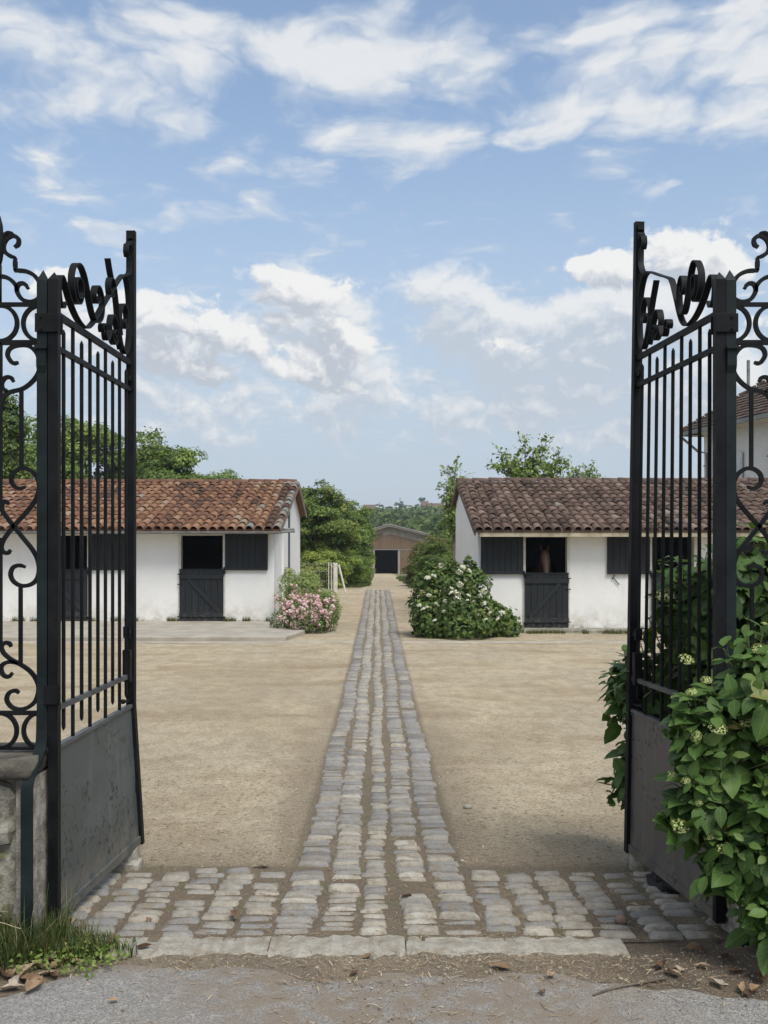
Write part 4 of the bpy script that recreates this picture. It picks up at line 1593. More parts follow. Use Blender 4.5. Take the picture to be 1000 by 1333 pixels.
def stable_door(root, cfg, a, c, yf):
    rs = random.Random(int(a * 1000))
    top, mid, bot = cfg['top'], cfg['mid'], cfg['bot']
    sgn = cfg['hinge']                # side the shutter folds to: +1 right, -1 left
    # jambs
    for xx in (a, c):
        b = MB()
        xa, xb = (xx - .045, xx + .012) if xx == a else (xx - .012, xx + .045)
        b.box(xa, xb, yf - .022, yf + .2, -.2, top + .0)
        b.build('door_frame', M_FRAME, root)
    b = MB()
    b.box(a - .045, c + .045, yf - .024, yf + .19, top + .003, top + .05)
    b.build('lintel', M_FRAME, root)
    # lower half door
    x0, x1 = a - .012, c + .012
    d = MB()
    d.box(x0 + .01, x1 - .01, yf - .045, yf - .032, bot + .02, mid - .01)
    door = d.build('half_door', M_DOOR, root)
    boards(None, x0, x1, bot, mid, yf - .066, .021, 7, door, rs)
    for zz, hh in ((mid - .16, .05), (bot + .20, .05)):
        b = MB()
        b.cur = .8
        b.box(x0, x1, yf - .096, yf - .070, zz - hh, zz + hh)
        b.build('ledge', M_DOOR, door, bevel=.004)
    b = MB()
    b.cur = .5
    b.box(x0 - .005, x1 + .005, yf - .082, yf - .028, mid - .001, mid + .025)
    b.build('top_rail', M_DOOR, door)
    b = MB()
    b.cur = .95
    za, zb_ = bot + .26, mid - .22
    if sgn > 0:
        b.bar((x1 - .08, yf - .083, za), (x0 + .22, yf - .083, zb_), (0, 1, 0), .011, .045)
    else:
        b.bar((x0 + .10, yf - .083, za), (x1 - .20, yf - .083, zb_), (0, 1, 0), .011, .045)
    b.build('brace', M_DOOR, door, bevel=.003)
    b = MB()
    for zz in (mid - .34, bot + .16, mid - .10):
        xx = x0 if sgn > 0 else x1
        b.tube([(xx - .05 * sgn, yf - .06, zz), (xx + .06 * sgn, yf - .075, zz)], .012, 6)
    xx = x1 if sgn > 0 else x0
    b.box(xx - .02, xx + .045, yf - .09, yf - .05, mid - .09, mid - .03)
    b.box(xx - .02, xx + .045, yf - .09, yf - .05, bot + .10, bot + .16)
    b.build('hinge', M_IRON, door)
    # upper half folded back against the wall
    w = (c - a)
    s0, s1 = (c + .04, c + .04 + w) if sgn > 0 else (a - .04 - w, a - .04)
    d = MB()
    d.box(s0 + .01, s1 - .01, yf - .034, yf - .026, mid + .01, top + .02)
    sh = d.build('shutter', M_DOOR, root)
    boards(None, s0, s1, mid - .005, top + .035, yf - .056, .021, 7, sh, rs)
    b = MB()
    b.cur = .6
    b.box(s0, s1, yf - .078, yf - .058, mid - .005, mid + .055)
    b.build('ledge', M_DOOR, sh, bevel=.004)
    b = MB()
    xx = c + .03 if sgn > 0 else a - .03
    b.box(xx - .02, xx + .02, yf - .08, yf - .035, mid - .03, mid + .07)
    b.build('hinge', M_IRON, sh)
    if cfg['hook']:
        b = MB()
        m_ = (s0 + s1) / 2 - .3
        b.tube([(m_, yf - .03, mid - .02), (m_ - .06, yf - .035, mid - .12), (m_ - .02, yf - .035, mid - .10), (m_ + .06, yf - .03, mid - .2), (m_ + .10, yf - .03, mid - .24)], .010, 5)
        b.build('hook', M_IRON, sh)


random.seed(11)
TL = []
for i in range(30):
    q = tile_mesh(300 + i, min(1, max(0, i / 29)), M_TILE_L)
    TL.append((q, q.mesh('tile', M_TILE_L, smooth=True)))
TR = []
for i in range(30):
    q = tile_mesh(400 + i, min(1, max(0, i / 29)), M_TILE_R)
    TR.append((q, q.mesh('tile', M_TILE_R, smooth=True)))

YL, YR = 23.9, 22.1


def tintL(x, r, rs):
    # sun-bleached orange on the lower courses, darker with lichen above
    return min(1, max(0, rs.gauss(.55 - .012 * r + .08 * math.sin(x * 1.7), .15)))


def tintR(x, r, rs):
    return min(1, max(0, rs.gauss(.47, .16)))


LEFT = dict(label='white stable with orange clay tile roof, left of the cobbled path', x0=-13.0, x1=-2.48, yf=YL, ye=23.35, yr=29.0, yb=31.9,
            ze=2.10, zr=3.56, zb=2.74, gable=-2.48, sg=1, ov=.21, zw=2.13, top=PZ(697, YL), mid=PZ(742, YL), bot=PZ(811, YL),
            doors=[(PX(235, YL), PX(291, YL)), (PX(58, YL), PX(114.5, YL)), (-12.1, -11.1)], hinge=1, gutter='round', exp=.44, tiles=TL, tile_mat=M_TILE_L,
            seed=71, tint=tintL, barge=M_GUTTER, hook=False)
RIGHT = dict(label='white stable with dark brown tile roof, right of the cobbled path', x0=2.21, x1=13.0, yf=YR, ye=21.6, yr=26.6, yb=28.4,
             ze=2.05, zr=3.43, zb=2.90, gable=2.21, sg=-1, ov=.12, zw=2.02, top=PZ(699, YR), mid=PZ(747, YR), bot=PZ(819, YR),
             doors=[(PX(683.5, YR), PX(739, YR)), (PX(848, YR), PX(904, YR)), (PX(1012, YR), PX(1068, YR))], hinge=-1, gutter='board', exp=.40, tiles=TR, tile_mat=M_TILE_R,
             seed=72, tint=tintR, barge=M_TILE_R, hook=True)
SL_ = stable(LEFT)
SR_ = stable(RIGHT)

# downpipe and white pilaster on the left stable's gable
b = MB()
b.box(-2.478, -2.40, 27.15, 27.33, -.2, 2.95)
b.build('downpipe', M_PIPE, SL_)
b = MB()
b.tube([(-2.45, 23.5, 2.02), (-2.1, 23.9, 2.06), (-2.02, 24.1, 2.06)], .03, 8)
b.tube([(-2.48, 24.6, 2.12), (-2.05, 24.6, 2.12)], .035, 6)
b.build('roof_batten', M_GUTTER, SL_)
b = MB()
b.box(-2.476, -2.41, 25.6, 26.8, -.2, 2.45)
b.build('pilaster', M_WALL, SL_)
b = MB()
b.box(-2.44, -1.75, 22.62, 22.80, -.4, .06)
tag(b.build('planter_kerb', M_KERB, None, (-2.1, 22.7, -.15), bevel=.01), 'low pale stone edging beside the pink flowers', 'edging')

# ================================================================== VEGETATION
def leaf_quads(C, N, size, rs, aspect=.5, droop=.0, fold=.18):
    """one pointed folded leaf (two quads) per centre; N = outward direction"""
    n = len(C)
    r = rs.normal(size=(n, 3))
    r /= np.linalg.norm(r, axis=1, keepdims=True)
    nn = N + .75 * r
    nn /= np.linalg.norm(nn, axis=1, keepdims=True)
    q = rs.normal(size=(n, 3))
    d = q - nn * np.sum(q * nn, axis=1, keepdims=True)
    d /= np.linalg.norm(d, axis=1, keepdims=True) + 1e-9
    d[:, 2] -= droop
    d /= np.linalg.norm(d, axis=1, keepdims=True) + 1e-9
    s = np.cross(d, nn)
    s /= np.linalg.norm(s, axis=1, keepdims=True) + 1e-9
    nn = np.cross(s, d)
    L = (size * rs.uniform(.65, 1.25, n))[:, None]
    W = L * aspect
    base = C - d * L * .5
    tip = C + d * L * .5 - nn * L * .08
    mid1 = C - d * L * .12
    lft = mid1 + s * W * .5 + nn * W * fold
    rgt = mid1 - s * W * .5 + nn * W * fold
    ctr = C + d * L * .1
    V = np.stack([base, lft, tip, ctr, base, ctr, tip, rgt], 1)      # two quads sharing the midrib
    V = V.reshape(-1, 3)
    k = np.arange(n)[:, None] * 8
    Fc = np.concatenate([k + np.array([[0, 1, 2, 3]]), k + np.array([[4, 5, 6, 7]])], 1).reshape(-1, 4)
    return V, Fc


def crown_arrays(c, rad, nclump, cr, per, size, seed, aspect=.5, shell=.62, hang=0.0, low=-.9, tt=(.2, .8), vary=.16):
    """leaf clumps spread through an uneven ellipsoid volume"""
    rs = np.random.RandomState(seed)
    c, rad = np.array(c, float), np.array(rad, float)
    Cs, Ns, Ts = [], [], []
    cl = []
    lob = rs.normal(size=(6, 3))
    lob /= np.linalg.norm(lob, axis=1, keepdims=True)
    for i in range(nclump):
        while True:
            v = rs.normal(size=3)
            v /= np.linalg.norm(v)
            if v[2] > low: break
        bulge = 1 + .22 * np.max(lob @ v) - .16
        rr = (shell + (1 - shell) * rs.rand() ** .7) * bulge * rs.uniform(.82, 1.05)
        p = c + v * rad * rr
        cl.append(p)
        r = cr * rs.uniform(.55, 1.3)
        k = int(per * (r / cr) ** 2)
        d = rs.normal(size=(k, 3))
        d /= np.linalg.norm(d, axis=1, keepdims=True)
        d[:, 2] = np.where(d[:, 2] < -.35, -d[:, 2] * .6, d[:, 2])
        rad_ = r * rs.uniform(.35, 1.0, (k, 1)) ** .6
        Cs.append(p + d * rad_ * np.array([1, 1, .75]))
        Ns.append(d * .8 + v * .5 + np.array([0, 0, .45]))
        t0 = rs.uniform(*tt)
        Ts.append(np.clip(t0 + rs.normal(size=k) * vary, 0, 1))
    return np.concatenate(Cs), np.concatenate(Ns), np.concatenate(Ts), cl, rs


def crown(name, mat, parent, loc=None, size=.2, aspect=.55, **kw):
    C, N, T, cl, rs = crown_arrays(size=size, **kw)
    V, Fc = leaf_quads(C, N, size, rs, aspect)
    o = np_obj(name, V, Fc, np.repeat(T, 8), mat, parent, loc)
    return o, cl


M_BARK = simple('grey_brown_bark', (.10, .08, .06), (.20, .17, .13), 9, .9, .9, .02)
G_DARK = [(0, (0.031, 0.055, 0.015)), (.45, (0.084, 0.138, 0.029)), (.8, (0.157, 0.212, 0.045)), (1, (0.246, 0.276, 0.074))]
G_MID = [(0, (0.052, 0.088, 0.020)), (.45, (0.131, 0.200, 0.039)), (.8, (0.222, 0.297, 0.062)), (1, (0.312, 0.361, 0.098))]
G_LIGHT = [(0, (0.081, 0.113, 0.023)), (.45, (0.186, 0.246, 0.048)), (.8, (0.279, 0.340, 0.074)), (1, (0.396, 0.398, 0.130))]
G_OLIVE = [(0, (0.065, 0.075, 0.028)), (.45, (0.158, 0.169, 0.051)), (.8, (0.242, 0.232, 0.077)), (1, (0.317, 0.267, 0.102))]
G_BLUE = [(0, (0.022, 0.053, 0.034)), (.5, (0.046, 0.093, 0.056)), (1, (0.093, 0.155, 0.093))]
M_LDARK = leaf_mat('dark_green_leaves', G_DARK)
M_LMID = leaf_mat('mid_green_leaves', G_MID)
M_LLIGHT = leaf_mat('light_green_leaves', G_LIGHT)
M_LOLIVE = leaf_mat('olive_leaves', G_OLIVE)
M_LBLUE = leaf_mat('conifer_needles', G_BLUE, trans=.1)


def tree(name, label, cat, base, c, rad, mat, seed, nclump=70, cr=.6, per=110, size=.2, trunk=.18, group=None, aspect=.55, low=-.8, limbs=9, shell=.5, tt=(.2, .8)):
    root = thing(name, label, cat, base, group)
    o, cl = crown('crown', mat, root, size=size, aspect=aspect, c=c, rad=rad, nclump=nclump, cr=cr, per=per, seed=seed, low=low, shell=shell, tt=tt)
    rs = random.Random(seed)
    b = MB()
    base = Vector(base)
    c = Vector(c)
    fork = base.lerp(c, .55)
    b.tube([base - Vector((0, 0, .3)), base.lerp(fork, .5) + Vector((rs.uniform(-.1, .1), 0, 0)), fork, c], [trunk * 1.15, trunk, trunk * .8, trunk * .35], 8)
    for k in range(limbs):
        e = Vector(cl[rs.randrange(len(cl))])
        s = base.lerp(c, rs.uniform(.45, .9))
        m = s.lerp(e, .5) + Vector((0, 0, rs.uniform(-.1, .3)))
        b.tube([s, m, e], [trunk * .42, trunk * .26, trunk * .08], 6)
    b.build('trunk', M_BARK, root, smooth=True)
    return root


def tree_at(name, label, cat, px, ptop, Y, halfw, mat, seed, depth=None, skirt=.25, **kw):
    """tree standing at distance Y whose crown tops out at image height ptop"""
    x = PX(px, Y)
    top = PZ(ptop, Y)
    g = G(x, Y)
    w = halfw / F * Y
    zlow = g + skirt * (top - g)
    hz = (top - zlow) / 2
    return tree(name, label, cat, (x, Y, g), (x, Y, zlow + hz), (w, depth or w, hz * .95), mat, seed, **kw)


GL = 'trees in the wood behind the left stable'
tree_at('broadleaf_tree', 'tall dark tree rising at the far left behind the iron panel', 'tree', -22, 478, 33, 52, M_LDARK, 1, skirt=.2, nclump=150, cr=.55, per=190, size=.16, group=GL)
tree_at('broadleaf_tree', 'olive green tree behind the left stable, seen next to the left gate post', 'tree', 48, 548, 48, 62, M_LMID, 2, nclump=120, cr=.75, per=170, size=.2, group=GL)
tree_at('broadleaf_tree', 'broad tree behind the left stable, tallest of those seen through the left leaf bars', 'tree', 112, 528, 50, 56, M_LMID, 3, nclump=130, cr=.75, per=170, size=.2, group=GL)
tree_at('broadleaf_tree', 'dense tree behind the left stable, just right of the left gate leaf', 'tree', 180, 560, 52, 52, M_LDARK, 4, nclump=110, cr=.75, per=170, size=.2, group=GL, tt=(.35, .9))
tree_at('broadleaf_tree', 'rounded tree above the middle of the left tile roof', 'tree', 228, 570, 50, 44, M_LMID, 5, nclump=100, cr=.7, per=170, size=.2, group=GL, tt=(.1, .65))
tree_at('broadleaf_tree', 'small low tree above the right part of the left tile roof', 'tree', 284, 602, 50, 30, M_LMID, 6, nclump=60, cr=.6, per=150, size=.18, group=GL, tt=(.05, .6))

GP = 'trees lining the drive on the left'
tree_at('broadleaf_tree', 'dense bushy tree behind the left stable gable beside the drive', 'tree', 412, 628, 43, 48, M_LDARK, 7, depth=2.2, skirt=.08, nclump=150, cr=.5, per=190, size=.15, group=GP, tt=(.3, .95))
tree_at('broadleaf_tree', 'lower tree left of the drive nearest to the barn', 'tree', 456, 655, 56, 32, M_LMID, 8, depth=2.6, skirt=.05, nclump=100, cr=.5, per=170, size=.16, group=GP, tt=(.05, .6))
tree_at('broadleaf_tree', 'dark tree between the left stable gable and the bushy tree', 'tree', 380, 640, 50, 40, M_LDARK, 9, depth=2.2, skirt=.1, nclump=80, cr=.6, per=150, size=.18, group=GP)

GH = 'clipped and wild hedges along the drive'
tree_at('hedge', 'light green mounded hedge behind the white fence post', 'hedge', 420, 712, 41, 36, M_LLIGHT, 10, depth=1.2, skirt=-.3, nclump=110, cr=.30, per=160, size=.10, trunk=.04, group=GH, low=-.6, tt=(.3, .9))
tree_at('hedge', 'rounded green hedge left of the drive, tapering towards the barn', 'hedge', 450, 709, 45, 31, M_LMID, 12, depth=3.5, skirt=-.35, nclump=140, cr=.32, per=160, size=.11, trunk=.04, group=GH, low=-.6)
tree_at('hedge', 'narrow shaggy hedge right against the left side of the barn', 'hedge', 466, 690, 66, 18, M_LLIGHT, 13, depth=3, skirt=-.3, nclump=70, cr=.45, per=130, size=.14, trunk=.04, group=GH, low=-.6, tt=(.0, .5))

tree_at('shrub', 'yellowish olive shrub standing in front of the barn, right of the drive', 'shrub', 566, 690, 52, 27, M_LOLIVE, 14, depth=1.4, skirt=-.15, nclump=80, cr=.42, per=130, size=.13, trunk=.05, group=GH, low=-.7, shell=.35)
tree_at('shrub', 'dark rounded shrub just behind the white hydrangea', 'shrub', 568, 706, 40, 26, M_LDARK, 15, depth=1.0, skirt=-.2, nclump=90, cr=.30, per=150, size=.09, trunk=.05, group=GH, low=-.7)
tree_at('shrub', 'grey green shaggy shrub at the right edge of the drive', 'shrub', 545, 722, 44, 17, M_LOLIVE, 16, depth=2.0, skirt=-.35, nclump=80, cr=.3, per=140, size=.10, trunk=.05, group=GH, low=-.7, tt=(.0, .45))
tree_at('broadleaf_tree', 'dark tree behind the barn roof beside the right stable gable', 'tree', 600, 665, 75, 34, M_LDARK, 17, depth=3, skirt=.1, nclump=70, cr=.9, per=140, size=.26)


# open-branched trees behind the right stable
def open_tree(label, base, tips, seed, leaf=.16, per=9, mat=None, fork_h=.5, group=None):
    root = thing('young_tree', label, 'tree', base, group)
    rs = random.Random(seed)
    nrs = np.random.RandomState(seed)
    b = MB()
    base = Vector(base)
    C, N = [], []
    cen = sum((Vector(t) for t in tips), Vector()) / len(tips)
    fork = base.lerp(Vector((cen.x, cen.y, min(t[2] for t in tips))), .8)
    b.tube([base - Vector((0, 0, .3)), base.lerp(fork, .5), fork], [.09, .075, .06], 8)
    for tp in tips:
        tp = Vector(tp)
        m = fork.lerp(tp, .5) + Vector((rs.uniform(-.2, .2), rs.uniform(-.2, .2), rs.uniform(.0, .2)))
        pts = spline([fork, m, tp], 8)
        b.tube(pts, [.035 * (1 - .85 * i / (len(pts) - 1)) for i in range(len(pts))], 5)
        for i, p in enumerate(pts):
            if i < 3: continue
            for s in range(3):
                dv = Vector((rs.gauss(0, 1), rs.gauss(0, 1), rs.gauss(.2, .8))).normalized()
                L = rs.uniform(.12, .42)
                e = Vector(p) + dv * L
                b.tube([p, e], [.008, .003], 4, cap=False)
                for q in range(per):
                    u = rs.uniform(.35, 1.1)
                    C.append(Vector(p) + dv * L * u + Vector((rs.gauss(0, .05), rs.gauss(0, .05), rs.gauss(0, .05))))
                    N.append((dv.x * .4, dv.y * .4 - .3, .7))
    V, Fc = leaf_quads(np.array(C), np.array(N), leaf, nrs, .62, .25)
    T = np.repeat(np.clip(nrs.normal(.55, .22, len(C)), 0, 1), 8)
    b.build('trunk', M_BARK, root, smooth=True)
    np_obj('crown', V, Fc, T, mat or M_LMID, root)
    return root


def tips(lst, Y):
    rs = random.Random(len(lst))
    return [tuple(P(px, py, Y + rs.uniform(-.5, .5))) for px, py in lst]


GR = 'young trees behind the right stable'
open_tree('young open-branched tree rising above the middle of the right roof', (PX(690, 31), 31, -.1),
          tips([(640, 604), (652, 590), (668, 598), (684, 574), (700, 590), (712, 572), (728, 592), (690, 606), (716, 608), (665, 612), (740, 606)], 31), 5, .14, 4, group=GR)
open_tree('sparse young tree at the left end of the right roof', (PX(592, 30), 30, -.1),
          tips([(584, 612), (594, 606), (580, 628), (600, 622), (584, 642), (592, 650), (602, 640), (588, 670), (598, 660)], 30), 6, .12, 4, group=GR)
open_tree('thin wispy young tree above the right roof, right of the taller tree', (PX(762, 33), 33, -.1),
          tips([(750, 612), (768, 610), (778, 618), (742, 616), (760, 618)], 33), 7, .12, 3, group=GR)


# flowering bushes in the yard
def bush(name, label, cat, blobs, mat, leaf, aspect, seed, heads=None, group=None, stems=True):
    """blobs: (x, y, z, rx, ry, rz, leaves)"""
    zb = G(0, blobs[0][1])
    root = thing(name, label, cat, (blobs[0][0], blobs[0][1], zb), group)
    rs = np.random.RandomState(seed)
    Cs, Ns, Ts = [], [], []
    for (x, y, z, rx, ry, rz, n) in blobs:
        d = rs.normal(size=(n, 3))
        d /= np.linalg.norm(d, axis=1, keepdims=True)
        d[:, 2] = np.where(d[:, 2] < -.75, -d[:, 2], d[:, 2])
        k = rs.uniform(.5, 1.0, (n, 1)) ** .45
        lump = 1 + .10 * np.sin(d[:, :1] * 7 + seed) * np.sin(d[:, 1:2] * 6 + 1) + .08 * np.sin(d[:, 2:3] * 11 + 2)
        p = np.array([x, y, z]) + d * np.array([rx, ry, rz]) * k * lump
        ok = p[:, 2] > zb + .02
        Cs.append(p[ok])
        Ns.append((d + np.array([0, -.1, .35]))[ok])
        Ts.append(np.clip(rs.normal(.5, .22, n), 0, 1)[ok])
    C, N, T = np.concatenate(Cs), np.concatenate(Ns), np.concatenate(Ts)
    V, Fc = leaf_quads(C, N, leaf, rs, aspect, .15)
    np_obj('foliage', V, Fc, np.repeat(T, 8), mat, root)
    b = MB()
    r2 = random.Random(seed)
    for k in range(16):
        bl = blobs[r2.randrange(len(blobs))]
        s = Vector((bl[0] + r2.uniform(-.3, .3) * bl[3], bl[1] + r2.uniform(-.3, .3) * bl[4], zb - .05))
        e = Vector((bl[0] + r2.uniform(-.75, .75) * bl[3], bl[1] + r2.uniform(-.75, .75) * bl[4], bl[2] + r2.uniform(-.1, .6) * bl[5]))
        b.tube([s, s.lerp(e, .5) + Vector((0, 0, .1)), e], [.018, .013, .006], 5, cap=False)
    b.build('stems', M_BARK, root)['kind'] = 'stuff'
    return root


def floret_mesh(name, mat, seed, n=46, r=1.0, dome=.55, petal=.34):
    """a flower head: dome of four-petalled florets"""
    rs = np.random.RandomState(seed)
    d = rs.normal(size=(n, 3))
    d /= np.linalg.norm(d, axis=1, keepdims=True)
    d[:, 2] = np.abs(d[:, 2]) * 1.0 - .12
    C = d * np.array([1, 1, dome]) * r * rs.uniform(.86, 1.06, (n, 1))
    Vs, Fs = [], []
    for i in range(n):
        nn = d[i] + rs.normal(size=3) * .25
        nn /= np.linalg.norm(nn)
        a = np.cross(nn, [0.3, 0.2, 1.0])
        a /= np.linalg.norm(a)
        c = np.cross(nn, a)
        k0 = len(Vs)
        th = rs.uniform(0, 1.5)
        for q in range(4):
            t = th + q * math.pi / 2
            Vs.append(C[i] + (a * math.cos(t) + c * math.sin(t)) * petal * r * rs.uniform(.75, 1.1) + nn * .05 * r)
        Fs.append((k0, k0 + 1, k0 + 2, k0 + 3))
    V = np.array(Vs)
    return np_mesh(name, V, np.array(Fs), np.repeat(rs.rand(n), 4), mat)


M_WHITEFL = leaf_mat('creamy_white_petals', [(0, (.50, .50, .36)), (.5, (.66, .65, .54)), (1, (.74, .72, .64))], trans=.2, rough=.7, spec=.2)
M_PINKFL = leaf_mat('pale_pink_petals', [(0, (.50, .22, .27)), (.35, (.66, .40, .44)), (.7, (.72, .55, .56)), (1, (.74, .66, .64))], trans=.25, rough=.7, spec=.2)
M_GREENFL = leaf_mat('greenish_buds', [(0, (.24, .32, .08)), (.5, (.42, .47, .18)), (1, (.60, .60, .34))], trans=.2, rough=.7, spec=.2)
M_HYD2 = leaf_mat('hydrangea_leaves_far', [(0, (0.027, 0.054, 0.014)), (.5, (0.076, 0.127, 0.029)), (.85, (0.143, 0.200, 0.047)), (1, (0.201, 0.228, 0.061))], trans=.25)
M_WISP = leaf_mat('wispy_leaves', [(0, (0.101, 0.142, 0.047)), (.5, (0.222, 0.282, 0.084)), (1, (0.343, 0.384, 0.149))], trans=.3)

YB = 20.9


def bx(px): return PX(px, YB)


def bz(py): return PZ(py, YB)


HYW = bush('hydrangea_bush', 'big dark green hydrangea with creamy white heads at the right stable corner', 'bush',
           [(bx(588), 20.9, .40, .62, .75, .98, 2600), (bx(562), 20.9, .48, .46, .6, .86, 1700), (bx(612), 20.8, .50, .46, .55, .90, 1800), (bx(600), 20.5, .12, .80, .70, .70, 2400),
            (bx(640), 20.9, .05, .56, .5, .50, 1100), (bx(660), 20.8, -.02, .30, .4, .32, 420), (bx(556), 20.6, .15, .36, .5, .55, 900)],
           M_HYD2, .115, .62, 40, group='flowering bushes beside the drive')
FLW = [floret_mesh('flower_head', M_WHITEFL, 60 + i) for i in range(4)]
rs_ = random.Random(3)
for px, py in [(575, 736), (556, 752), (565, 750), (604, 738), (610, 743), (598, 745), (606, 755), (600, 761), (586, 772), (594, 774), (588, 766), (560, 775), (581, 783), (570, 787), (557, 790),
               (552, 793), (596, 780), (608, 783), (602, 785), (626, 776), (624, 795), (621, 800), (635, 793), (638, 798), (568, 808), (618, 784), (584, 790), (655, 797), (646, 806), (634, 806), (612, 800), (600, 806), (588, 812), (628, 786), (576, 797), (547, 788), (592, 770), (612, 775), (630, 770)]:
    Y = 20.15 if py > 760 else 20.4
    p = P(px + rs_.uniform(-2, 2), py, Y)
    s = rs_.uniform(.04, .07)
    inst('flower_head', FLW[rs_.randrange(4)], HYW, p, (R(-35) * -1 + rs_.uniform(-.3, .3), rs_.uniform(-.3, .3), rs_.uniform(0, 6)), (s, s, s))

PKB = bush('rose_bush', 'low bush smothered in pale pink flowers at the left stable corner', 'bush',
           [(PX(402, 21.6), 21.6, .05, .50, .45, .48, 1500), (PX(372, 22.0), 22.0, .0, .35, .35, .35, 500), (PX(424, 21.9), 21.9, .15, .32, .4, .50, 700)],
           M_HYD2, .07, .5, 41, group='flowering bushes beside the drive')
FLP = [floret_mesh('flower_head', M_PINKFL, 80 + i, 16, 1, .8, .55) for i in range(5)]
for k in range(190):
    px, py = rs_.gauss(400, 19), rs_.gauss(793, 13)
    if not (358 < px < 437 and 756 < py < 822): continue
    if py < 775 and rs_.random() < .5: continue
    p = P(px, py, 21.35 + max(0, (796 - py) * .012) + rs_.uniform(-.04, .06))
    if p.z < G(0, 21.4) + .03: continue
    s = rs_.uniform(.036, .066)
    inst('flower_head', FLP[rs_.randrange(5)], PKB, p, (R(50) + rs_.uniform(-.5, .5), rs_.uniform(-.5, .5), rs_.uniform(0, 6)), (s, s, s))

bush('shrub', 'feathery yellow green shrub above the pink flowers against the white gable', 'shrub',
     [(PX(396, 23.2), 23.2, .50, .46, .5, .60, 2300), (PX(376, 23.6), 23.6, .55, .26, .5, .66, 1100), (PX(424, 22.9), 22.9, .28, .36, .5, .46, 1300), (PX(405, 23.6), 23.6, .75, .25, .3, .42, 500)],
     M_WISP, .13, .16, 42, group='flowering bushes beside the drive')


# the large hydrangea in the foreground, leaf by leaf
def hyd_leaf(seed):
    """ovate toothed leaf, 1 long, folded along the midrib and drooping at the tip"""
    rs = random.Random(seed)
    n = 9
    prof_ = [.06, .52, .82, .97, 1.0, .92, .74, .46, .03]
    wid = rs.uniform(.29, .36)
    bend, fold, tw = rs.uniform(.15, .62), rs.uniform(.05, .26), rs.uniform(-.25, .25)
    vs, uv, fs = [], [], []
    for i in range(n):
        v = i / (n - 1)
        z = -bend * v * v + .02 * math.sin(v * 9)
        for j, u in enumerate((-1, -.5, 0, .5, 1)):
            w = prof_[i] * wid * (1 + (.05 if i % 2 else -.03) * (abs(u) == 1))
            x = u * w
            zz = z + fold * abs(x) + .035 * math.sin(v * 20 + abs(u) * 2.5) * abs(u) * .35 + tw * x * v
            vs.append((x, v, zz))
            uv.append((u * prof_[i], v, 0))
    for i in range(n - 1):
        for j in range(4):
            a = i * 5 + j
            fs.append((a, a + 1, a + 6, a + 5))
    return vs, uv, fs


M_HYD = leaf_mat('hydrangea_leaves', [(0, (0.020, 0.048, 0.012)), (.4, (0.048, 0.101, 0.020)), (.75, (0.080, 0.150, 0.029)), (.93, (0.121, 0.177, 0.044)), (1, (0.210, 0.183, 0.054))], trans=.22, rough=.5, spec=.3, nscale=14, mottle=.34, veins=True)
M_STEM = simple('green_stems', (.07, .10, .035), (.13, .12, .06), 12, .6, .2, .002)
HL = []
for i in range(16):
    vs, uv, fs = hyd_leaf(500 + i)
    tv = (i + .5) / 16
    HL.append((vs, uv, fs, tv))


def hl_mesh(i):
    vs, uv, fs, tv = HL[i]
    me = bpy.data.meshes.new('leaf')
    me.from_pydata(vs, [], fs)
    me.attributes.new('tint', 'FLOAT', 'POINT').data.foreach_set('value', [tv] * len(vs))
    me.attributes.new('leafuv', 'FLOAT_VECTOR', 'POINT').data.foreach_set('vector', [c for q in uv for c in q])
    me.polygons.foreach_set('use_smooth', [True] * len(fs))
    me.materials.append(M_HYD)
    return me


HLM = [hl_mesh(i) for i in range(16)]

HYD = thing('hydrangea_bush', 'large leafy hydrangea with greenish white buds crowding over the right gate leaf', 'bush', (1.75, 4.3, 0), 'hydrangeas')
# volume of the bush, as (x, y, z, rx, ry, rz, shoots)
HB = []
for px, py, Y, rpx, ry, rpy, n in [
        (950, 985, 4.02, 74, .22, 95, 66), (985, 890, 3.98, 52, .22, 75, 42), (990, 1085, 3.92, 60, .20, 82, 58), (1008, 1170, 3.86, 44, .16, 60, 32),
        (908, 940, 4.02, 38, .14, 46, 24), (908, 1040, 4.0, 34, .12, 60, 26), (944, 1120, 3.95, 32, .12, 50, 16), (1040, 1000, 3.98, 60, .3, 160, 50),
        (880, 850, 5.0, 58, .38, 85, 84), (918, 790, 4.85, 48, .36, 85, 54), (850, 895, 5.30, 50, .30, 75, 66), (835, 1000, 5.55, 34, .20, 75, 34), (880, 770, 5.15, 40, .25, 45, 26),
        (816, 905, 5.52, 28, .16, 66, 32), (820, 1010, 5.55, 18, .12, 50, 14), (900, 900, 4.75, 60, .3, 60, 54),
        (980, 790, 4.9, 52, .34, 95, 66), (1000, 735, 4.9, 60, .35, 60, 44), (960, 870, 4.62, 45, .2, 60, 34), (1040, 850, 4.6, 60, .4, 120, 36), (1120, 990, 3.98, 90, .25, 160, 64), (1140, 860, 4.7, 90, .4, 140, 50)]:
    c_ = P(px, py, Y)
    HB.append((c_.x, c_.y, c_.z, rpx / F * Y, ry, rpy / F * Y, n))


def leaf_plane_x(y):
    t = (y - HY) / (RG1.y - HY)
    return RG0.x + (RG1.x - RG0.x) * t


def in_gate(p):
    """keeps leaves out of the ironwork"""
    x = leaf_plane_x(p.y)
    if 4.2 < p.y < 5.36 and abs(p.x - x) < .04: return True
    return False


